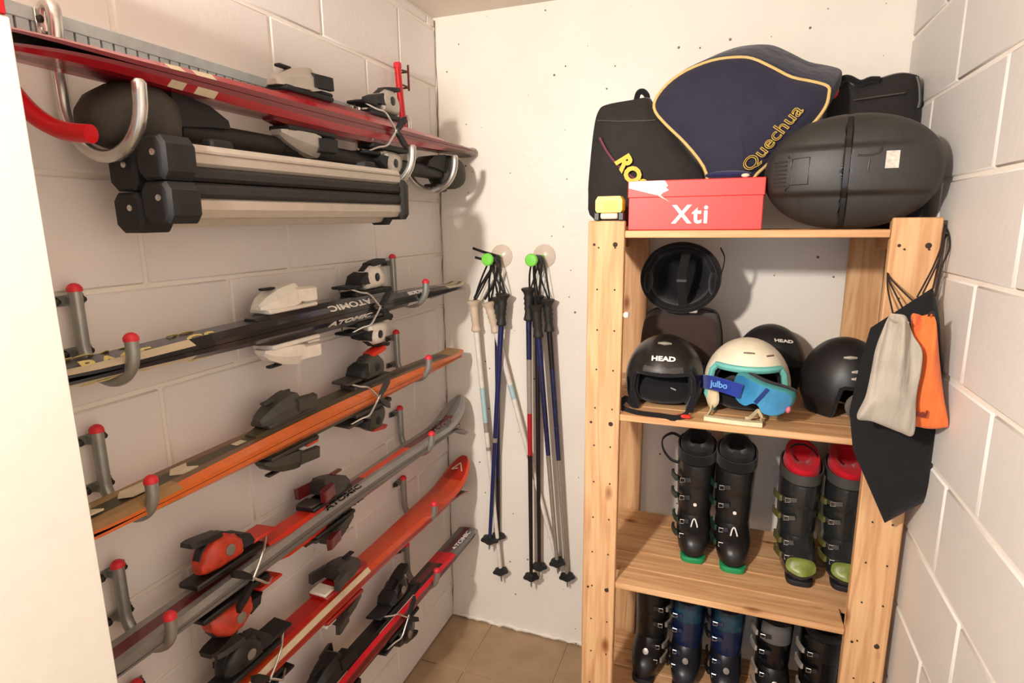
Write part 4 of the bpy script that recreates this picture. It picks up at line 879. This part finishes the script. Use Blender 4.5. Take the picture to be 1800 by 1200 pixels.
# goggles hung on the white helmet
blue = fabric('blue_strap', (30, 52, 140), 0.7, bump=0.1); lens = mat('blue_mirror', (70, 160, 214), 0.12, 0.35, var=0.25, scale=9, coat=0.6); gframe = mat('teal_frame', (70, 150, 150), 0.4)
G = at(1332, 699, y=-0.535)
gg = thing('ski_goggles', 'ski goggles with a blue mirrored lens and blue lettered strap, on the white helmet', 'goggles', G, (0.10, 0.26, -0.28))
def lens_o(s, f=1.0):  # goggle outline in x (width), z
    return [(x * f, z * f) for x, z in ((-0.070, 0.004), (-0.064, 0.026), (-0.040, 0.035), (0.0, 0.036), (0.040, 0.035), (0.064, 0.026), (0.070, 0.004), (0.062, -0.022), (0.044, -0.034), (0.022, -0.033), (0.009, -0.020), (0.0, -0.016), (-0.009, -0.020), (-0.022, -0.033), (-0.044, -0.034), (-0.062, -0.022))]
def wrap(x, z, d=0.0): return Vector((x, 7.5 * x * x - 0.004 + d, z))
O = [Vector((p.x, p.y, 0)) for p in curve([(x, z, 0) for x, z in lens_o(1)], 3, True)]
rows = []
for f in (1.0, 0.8, 0.6, 0.4, 0.2, 0.02): rows.append([wrap(p.x * f, p.y * f) for p in O])
b = MB(); b.loft(rows, caps=False); b.build('lens', lens, gg, angle=80)
b = MB(); b.loft([[wrap(p.x * f, p.y * f, d) for p in O] for f, d in ((1.0, 0.0), (1.06, 0.004), (1.06, 0.022), (0.98, 0.030), (0.88, 0.030), (0.88, 0.004))], caps=False); b.build('frame', gframe, gg)
b = MB(); b.loft([[wrap(p.x * f, p.y * f, d) for p in O] for f, d in ((1.02, 0.030), (1.02, 0.046), (0.84, 0.046), (0.84, 0.030))], caps=False); b.build('face_foam', fabric('dark_foam', (40, 32, 36)), gg)
b = MB(); b.ribbon([wrap(0.004 + z * 0.35, z, -0.0006) for z in (0.033, 0.02, 0.0, -0.014)], 0.010, 0.0008, (1, 0, 0)); b.build('lens_stripe', mat('navy_stripe', (24, 50, 110), 0.2), gg)
MB().ell((0.070, 0.030, -0.012), (0.006, 0.008, 0.009), 12, 8).build('side_clip', mat('pink_clip', (206, 106, 120), 0.35), gg)
inv = (Matrix.Translation(G) @ Euler((0.10, 0.26, -0.28)).to_matrix().to_4x4()).inverted()
sp = [inv @ at(u, v, y=y) for u, v, y in ((1303, 688, -0.528), (1285, 682, -0.524), (1262, 675, -0.500), (1244, 671, -0.460), (1237, 670, -0.410))] + [inv @ (Vector(hw.location) + Vector(q)) for q in ((-0.121, 0.0, 0.080), (-0.112, 0.06, 0.085))]
b = MB(); b.ribbon(curve(sp, 6), 0.036, 0.003, inv.to_3x3() @ Vector((0, 0, 1))); st = b.build('strap', blue, gg)
T = inv @ axes(at(1264, 676, y=-0.513), at(1285, 682, y=-0.524) - at(1252, 673, y=-0.482), (-0.45, -0.89, 0.05))
text('julbo', 0.023, T, mat('strap_print', (96, 150, 214), 0.6), gg, bold=0.0006, depth=0.0014)

# ================================================================ SKI BOOTS
def se(a, p): return math.copysign(abs(math.cos(a)) ** p, math.cos(a)), math.copysign(abs(math.sin(a)) ** p, math.sin(a))
def ring(z, yf, yb, w, p=0.75, n=28, lean=0.0, xoff=0.0):
    c = (yf + yb) / 2; r = (yb - yf) / 2; o = []
    for k in range(n):
        a = 2 * PI * k / n; ca, sa = se(a, p); yy = c + r * sa
        o.append(Vector((w * ca + xoff, yy, z + lean * (yy - c))))
    return o
def ski_boot(label, loc, rotz, st, group=None, sc=1.0, side=-1, tall=1.0):
    """alpine boot, toe towards -y; side = which side carries the buckle levers"""
    t = thing('ski_boot', label, 'ski boot', loc, (0, 0, rotz), group); t.scale = (sc, sc, sc * tall)
    # sole
    b = MB(); b.loft([ring(0.0, -0.163, -0.085, 0.036, 0.6), ring(0.012, -0.165, -0.085, 0.037, 0.6), ring(0.016, -0.163, -0.085, 0.036, 0.6)]); b.build('toe_sole', st.get('toe', st['sole']), t)
    b = MB(); b.loft([ring(0.0, 0.060, 0.130, 0.034, 0.6), ring(0.028, 0.060, 0.132, 0.034, 0.6)]); b.build('heel_sole', st['sole'], t)
    b = MB(); b.loft([ring(0.006, -0.10, 0.08, 0.034, 0.7), ring(0.026, -0.10, 0.08, 0.036, 0.7)]); b.build('mid_sole', st['sole'], t)
    # lower shell
    b = MB(); b.loft([ring(0.012, -0.156, 0.122, 0.036, 0.72), ring(0.020, -0.160, 0.125, 0.047, 0.72), ring(0.045, -0.157, 0.122, 0.052, 0.75), ring(0.062, -0.146, 0.120, 0.053, 0.78, lean=-0.03), ring(0.080, -0.118, 0.118, 0.051, 0.8, lean=0.02), ring(0.105, -0.085, 0.115, 0.048, 0.85, lean=0.10), ring(0.135, -0.060, 0.108, 0.046, 0.9, lean=0.10), ring(0.170, -0.050, 0.100, 0.046, 0.9, lean=0.05)])
    b.build('lower_shell', st['shell'], t, angle=60)
    if 'toe_window' in st:
        b = MB(); b.pillow(curve([(-0.034, -0.135, 0.069), (-0.038, -0.152, 0.045), (0.0, -0.170, 0.036), (0.038, -0.152, 0.045), (0.034, -0.135, 0.069), (0.0, -0.134, 0.075)], 4, True), (0, -0.7, 0.7), 0.009, 0.0); b.build('toe_box', st['toe_window'], t)
    # cuff
    cf = [ring(0.105, -0.070, 0.122, 0.050, 0.85, lean=0.22), ring(0.125, -0.074, 0.124, 0.054, 0.85, lean=0.16), ring(0.170, -0.071, 0.118, 0.056, 0.88, lean=0.08), ring(0.215, -0.074, 0.110, 0.057, 0.9, lean=0.05), ring(0.260, -0.082, 0.102, 0.058, 0.9, lean=0.05), ring(0.285, -0.086, 0.096, 0.058, 0.9, lean=0.08)]
    b = MB(); b.loft(cf + [ring(0.283, -0.080, 0.090, 0.053, 0.9, lean=0.08), ring(0.24, -0.072, 0.088, 0.050, 0.9)], caps=False); b.build('cuff', st['cuff'], t, angle=60)
    b = MB(); b.loft([ring(0.200, -0.0755, 0.0, 0.046, 1.0), ring(0.205, -0.0775, 0.0, 0.046, 1.0), ring(0.27, -0.0880, 0.0, 0.046, 1.0), ring(0.276, -0.0870, 0.0, 0.044, 1.0)]); b.build('tongue', st.get('tongue', st['cuff']), t)
    # liner
    b = MB(); b.loft([ring(0.22, -0.066, 0.084, 0.048, 0.9), ring(0.29, -0.074, 0.090, 0.051, 0.9, lean=0.12), ring(0.325, -0.080, 0.086, 0.051, 0.95, lean=0.16), ring(0.335, -0.076, 0.080, 0.046, 0.95, lean=0.16), ring(0.337, -0.058, 0.064, 0.036, 0.95, lean=0.20), ring(0.330, -0.010, 0.048, 0.026, 0.95, lean=0.2), ring(0.305, 0.0, 0.040, 0.020, 1.0)], caps=True); b.build('liner', st['liner'], t, angle=60)
    if 'liner_top' in st:
        b = MB(); b.loft([ring(0.318, -0.081, 0.087, 0.052, 0.95, lean=0.16), ring(0.348, -0.078, 0.080, 0.047, 0.95, lean=0.30), ring(0.350, -0.062, 0.066, 0.034, 0.95, lean=0.32), ring(0.338, -0.010, 0.050, 0.024, 0.95, lean=0.3), ring(0.31, 0.0, 0.040, 0.018, 0.95, lean=0.14)], caps=True); b.build('liner_collar', st['liner_top'], t, angle=60)
    if 'back_tab' in st:
        b = MB(); b.loft([[(-0.040, 0.074, z), (0.036, 0.074, z), (0.036, 0.082, z), (-0.040, 0.082, z)] for z in (0.27, 0.33, 0.365)]); b.build('pull_tab', st['back_tab'], t)
    # power strap
    b = MB(); b.loft([ring(0.288, -0.089, 0.098, 0.060, 0.9, lean=0.08), ring(0.322, -0.0925, 0.094, 0.060, 0.9, lean=0.10), ring(0.321, -0.088, 0.090, 0.056, 0.9, lean=0.10), ring(0.287, -0.085, 0.094, 0.057, 0.9, lean=0.08)], caps=False); b.build('power_strap', st.get('power', strapm), t, angle=60)
    if st.get('loop'):
        b = MB(); b.ribbon(curve([(side * 0.050, 0.02, 0.330), (side * 0.080, 0.01, 0.345), (side * 0.108, 0.005, 0.325), (side * 0.104, 0.0, 0.290), (side * 0.080, -0.005, 0.262), (side * 0.056, -0.01, 0.256)], 5), 0.016, 0.004, (0, 1, 0)); b.build('pull_loop', strapm, t)
    if st.get('top_loop'):
        b = MB(); b.ribbon(curve([(-0.034, 0.03, 0.332), (-0.030, 0.02, 0.362), (0.0, 0.01, 0.376), (0.034, 0.0, 0.358), (0.046, -0.01, 0.322)], 5), 0.010, 0.003, (0, 1, 0)); b.build('pull_loop', strapm, t)
    # buckles
    for z, yf, w in ((0.062, -0.120, 0.052), (0.092, -0.088, 0.052), (0.165, -0.074, 0.058), (0.225, -0.078, 0.059)):
        b = MB(); b.ribbon(curve([(side * 0.016, yf - 0.003, z + 0.006), (side * 0.028, yf - 0.001, z + 0.004), (side * w * 0.7, yf + 0.006, z), (side * w * 1.02, yf + 0.035, z - 0.003)], 4), 0.013, 0.004, (0, 0.2, 1)); bk = b.build('buckle_strap', st['strap'], t)
        b = MB(); b.loft([[(side * (x_ - 0.003), y_, z - 0.008), (side * (x_ + 0.004), y_, z - 0.008), (side * (x_ + 0.004), y_, z + 0.009), (side * (x_ - 0.003), y_, z + 0.009)] for x_, y_ in ((w * 0.98, yf + 0.012), (w * 1.10, yf + 0.028), (w * 1.22, yf + 0.052), (w * 1.18, yf + 0.066))]); lv = b.build('buckle_lever', st['buckle'], t)
        b = MB(); b.tube([(side * w * 0.80, yf + 0.000, z - 0.005), (side * w * 0.58, yf - 0.002, z - 0.004), (side * w * 0.58, yf - 0.002, z + 0.008), (side * w * 0.80, yf + 0.000, z + 0.008)], 0.0016, 6, closed=True); b.build('wire_bail', st.get('wire', chrome), lv)
    # printed front marks
    if st.get('mark'):
        T = Matrix.Translation((0, -0.098, 0.098)) @ Matrix.Rotation(math.radians(52), 4, 'X')
        b = MB(); b.tube([T @ Vector(q) for q in curve([(-0.009, -0.013, 0), (-0.004, 0.008, 0), (0.002, 0.012, 0), (0.008, -0.003, 0), (0.010, -0.012, 0)], 4)], 0.0022, 6); b.build('arch_emblem', printw, t)
        MB().lathe([(0.0055, 0), (0.0055, 0.003), (0.001, 0.004)], 12, Matrix.Translation((0, -0.078, 0.150)) @ Matrix.Rotation(PI / 2, 4, 'X')).build('white_screw', printw, t)
    if st.get('badge'):
        MB().lathe([(0.010, 0), (0.010, 0.003), (0.006, 0.004), (0.001, 0.004)], 14, Matrix.Translation((0.002, -0.118, 0.090)) @ Matrix.Rotation(math.radians(60), 4, 'X')).build('round_badge', st['badge'], t)
    return t
Z3 = SH[2] + 0.0005; Z4 = SH[3] + 0.0005
bblack = mat('boot_black', (28, 26, 26), 0.38, var=0.1); bcuff = mat('boot_cuff', (33, 32, 31), 0.30, var=0.1); linerb = fabric('boot_liner', (30, 28, 30)); greenrub = mat('green_sole', (26, 142, 84), 0.5); dgreen = mat('dark_green_strap', (24, 52, 42), 0.4)
bA = dict(shell=bblack, cuff=bcuff, sole=blackm, toe=greenrub, liner=linerb, strap=bblack, buckle=dgreen, loop=True, mark=True)
ski_boot('black boot with green toe sole and pull loop, leftmost on the third shelf', (0.985, -0.190, Z3), 0.06, bA, 'black boots with green soles')
bB = dict(bA); bB['loop'] = False; bB['back_tab'] = fabric('pale_green_liner', (150, 172, 116))
ski_boot('black boot with green toe sole and pale green tab, second on third shelf', (1.102, -0.205, Z3), 0.04, bB, 'black boots with green soles')
smoke = mat('smoked_plastic', (40, 42, 42), 0.25, var=0.25, scale=14, coat=0.3); lime = mat('lime_toe', (126, 138, 62), 0.35, var=0.3, scale=40); olive_b = mat('olive_buckle', (110, 108, 60), 0.35, 0.3); redlin = fabric('red_liner', (206, 22, 40))
bC = dict(shell=smoke, cuff=smoke, sole=blackm, liner=fabric('dark_red_liner', (90, 20, 26)), liner_top=redlin, strap=olive, buckle=olive_b, toe_window=lime, top_loop=True, power=mat('grey_cuff_strap', (74, 74, 70), 0.5))
ski_boot('smoky grey ski boot with lime toe and red liner, third on the third shelf', (1.282, -0.215, Z3), 0.03, bC, 'grey boots with red liners', 0.965)
bC2 = dict(bC); bC2['top_loop'] = False
ski_boot('smoky grey ski boot with lime toe and red liner, partly behind the right front post', (1.403, -0.200, Z3), 0.0, bC2, 'grey boots with red liners', 0.965)
# bottom shelf
bD = dict(shell=bblack, cuff=bblack, sole=blackm, liner=linerb, strap=bblack, buckle=greyp, badge=silver, power=strapm)
t = ski_boot('plain black ski boot with silver round badge, leftmost on the bottom shelf', (0.862, -0.150, Z4), -0.05, bD, None, 1.0, side=1, tall=1.02)
MB().tube(curve([(-0.044, -0.088, 0.318), (0.0, -0.098, 0.322), (0.044, -0.088, 0.318), (0.050, -0.084, 0.298), (0.0, -0.098, 0.290), (-0.046, -0.088, 0.298)], 5, True), 0.0028, 6, closed=True).build('strap_outline', silver, t)
bblue = mat('boot_blue', (26, 40, 74), 0.28, var=0.3, scale=12, coat=0.3); bteal = mat('boot_teal', (28, 72, 92), 0.28, var=0.3, coat=0.3)
bE = dict(shell=mat('boot_ink', (28, 30, 38), 0.35), cuff=bblue, sole=blackm, liner=fabric('navy_liner', (30, 32, 56)), strap=bblue, buckle=black, tongue=bteal, badge=greyp)
ski_boot('dark blue ski boot with a teal tongue, second on the bottom shelf', (0.985, -0.150, Z4), 0.0, bE, 'dark blue boots on the bottom shelf', 0.98)
ski_boot('dark blue ski boot with teal tongue, third on bottom shelf beside grey-tongued boot', (1.112, -0.150, Z4), 0.0, bE, 'dark blue boots on the bottom shelf', 0.98)
bF = dict(shell=black, cuff=blackg, sole=blackm, liner=linerb, strap=black, buckle=silver, tongue=mat('boot_grey_tongue', (110, 108, 106), 0.35), badge=silver)
ski_boot('black ski boot with a grey tongue and silver buckles, fourth on the bottom shelf', (1.255, -0.160, Z4), 0.0, bF, 'black boots with grey tongues', 0.98)
bG = dict(bF); bG['tongue'] = black
ski_boot('black ski boot in deep shade, rightmost on the bottom shelf', (1.385, -0.198, Z4), 0.0, bG, None, 0.98)

# ================================================================ BAGS HANGING ON THE RIGHT FRONT POST
blk_cloth = fabric('black_drawstring', (20, 20, 21), 0.85, bump=0.4); grey_cloth = fabric('grey_pouch', (170, 161, 147), 0.9, pleat=0.6, pscale=46); org_cloth = fabric('orange_pouch', (232, 116, 58), 0.85, pleat=0.5, pscale=46)
def hang(name, label, cat, px, y, front, back, matl, n=4, yoff=None, ripple=0.0, count=9, sub=1):
    O = [at(u, v, y=y + (yoff(u, v) if yoff else 0)) for u, v in px]; O = curve(O, n, True) if n > 1 else O
    c = sum(O, Vector()) / len(O); c.z = min(p.z for p in O); t = thing(name, label, cat, c)
    b = MB(); b.pillow([p - c for p in O], (0.15, -1, 0.0), front, back, 14, power=0.55)
    if ripple:
        zt = max(p.z for p in O) - c.z; xm = sum(p.x for p in O) / len(O) - c.x
        for v in b.v:
            f = max(0.0, (v.z / zt - 0.05) / 0.95); wv = math.sin(count * (v.x - xm) / (0.085 - 0.045 * f) + 1.3)
            v.y -= ripple * f * wv * (1 if v.y < 0 else 0.3)
    b.build('body', matl, t, angle=70, sub=sub)
    return t, c
def sub_edges(px, k=5):
    out = []
    for i in range(len(px)):
        a, c = px[i], px[(i + 1) % len(px)]
        for j in range(k): out.append((a[0] + (c[0] - a[0]) * j / k, a[1] + (c[1] - a[1]) * j / k))
    return out
BK = [(1640, 505), (1530, 576), (1511, 640), (1493, 722), (1499, 790), (1555, 919), (1638, 875), (1648, 760), (1657, 650), (1652, 560)]
t, c = hang('drawstring_bag', 'black drawstring bag hanging by thin cords from the right front post', 'bag', sub_edges(BK, 6), -0.588, 0.026, 0.026, blk_cloth, 1, sub=0)
cord = mat('cord', (40, 26, 20), 0.8)
for q in ([(1640, 507, -.588), (1650, 460, -.560), (1659, 410, -.530), (1662, 396, -.505)], [(1612, 522, -.588), (1640, 470, -.560), (1658, 425, -.530), (1664, 412, -.505)], [(1622, 516, -.588), (1652, 452, -.562), (1661, 404, -.530)], [(1644, 520, -.585), (1655, 470, -.56), (1668, 440, -.545), (1669, 418, -.530), (1664, 402, -.512)],
          [(1570, 552, -.588), (1561, 510, -.545), (1560, 486, -.530), (1562, 462, -.510)], [(1586, 540, -.588), (1572, 512, -.560), (1562, 490, -.532), (1563, 466, -.510)], [(1604, 528, -.588), (1580, 505, -.560), (1562, 484, -.532), (1563, 470, -.505)]):
    b = MB(); b.tube(curve([at(u, v, y=y) - c for u, v, y in q], 5), 0.0018, 6); b.build('cord', cord, t)
GP = [(1562, 555), (1574, 549), (1590, 551), (1598, 562), (1608, 590), (1620, 612), (1619, 650), (1611, 700), (1607, 766), (1582, 762), (1552, 750), (1530, 742), (1504, 736), (1520, 700), (1531, 650), (1540, 605)]
t, c = hang('pouch', 'light grey cloth pouch with a gathered top, hanging in front of the black bag', 'pouch', GP, -0.700, 0.022, 0.020, grey_cloth, 5, ripple=0.015, count=8)
b = MB(); b.tube(curve([at(u, v, y=-0.712) - c for u, v in ((1562, 560), (1576, 566), (1590, 563), (1597, 568))], 4), 0.0022, 6); b.build('drawstring', mat('grey_string', (150, 138, 122), 0.8), t)
OP = [(1600, 552), (1612, 549), (1622, 553), (1632, 550), (1641, 552), (1647, 590), (1653, 640), (1660, 700), (1668, 748), (1660, 754), (1636, 756), (1612, 752), (1600, 745), (1604, 690), (1608, 640), (1604, 600)]
t, c = hang('pouch', 'orange cloth pouch with a gathered top, hanging beside the grey pouch', 'pouch', OP, -0.672, 0.016, 0.014, org_cloth, 5, ripple=0.011, count=7)
b = MB(); b.tube(curve([at(u, v, y=-0.690) - c for u, v in ((1632, 556), (1636, 549), (1642, 549), (1641, 556))], 4), 0.002, 6); b.build('drawstring', cord, t)
text('asl', 0.020, axes(at(1620, 727, y=-0.694) - c, (1, -0.05, -0.1), (0.1, -1, 0.0)), mat('brown_print', (110, 34, 20), 0.6), t, bold=0.0008)
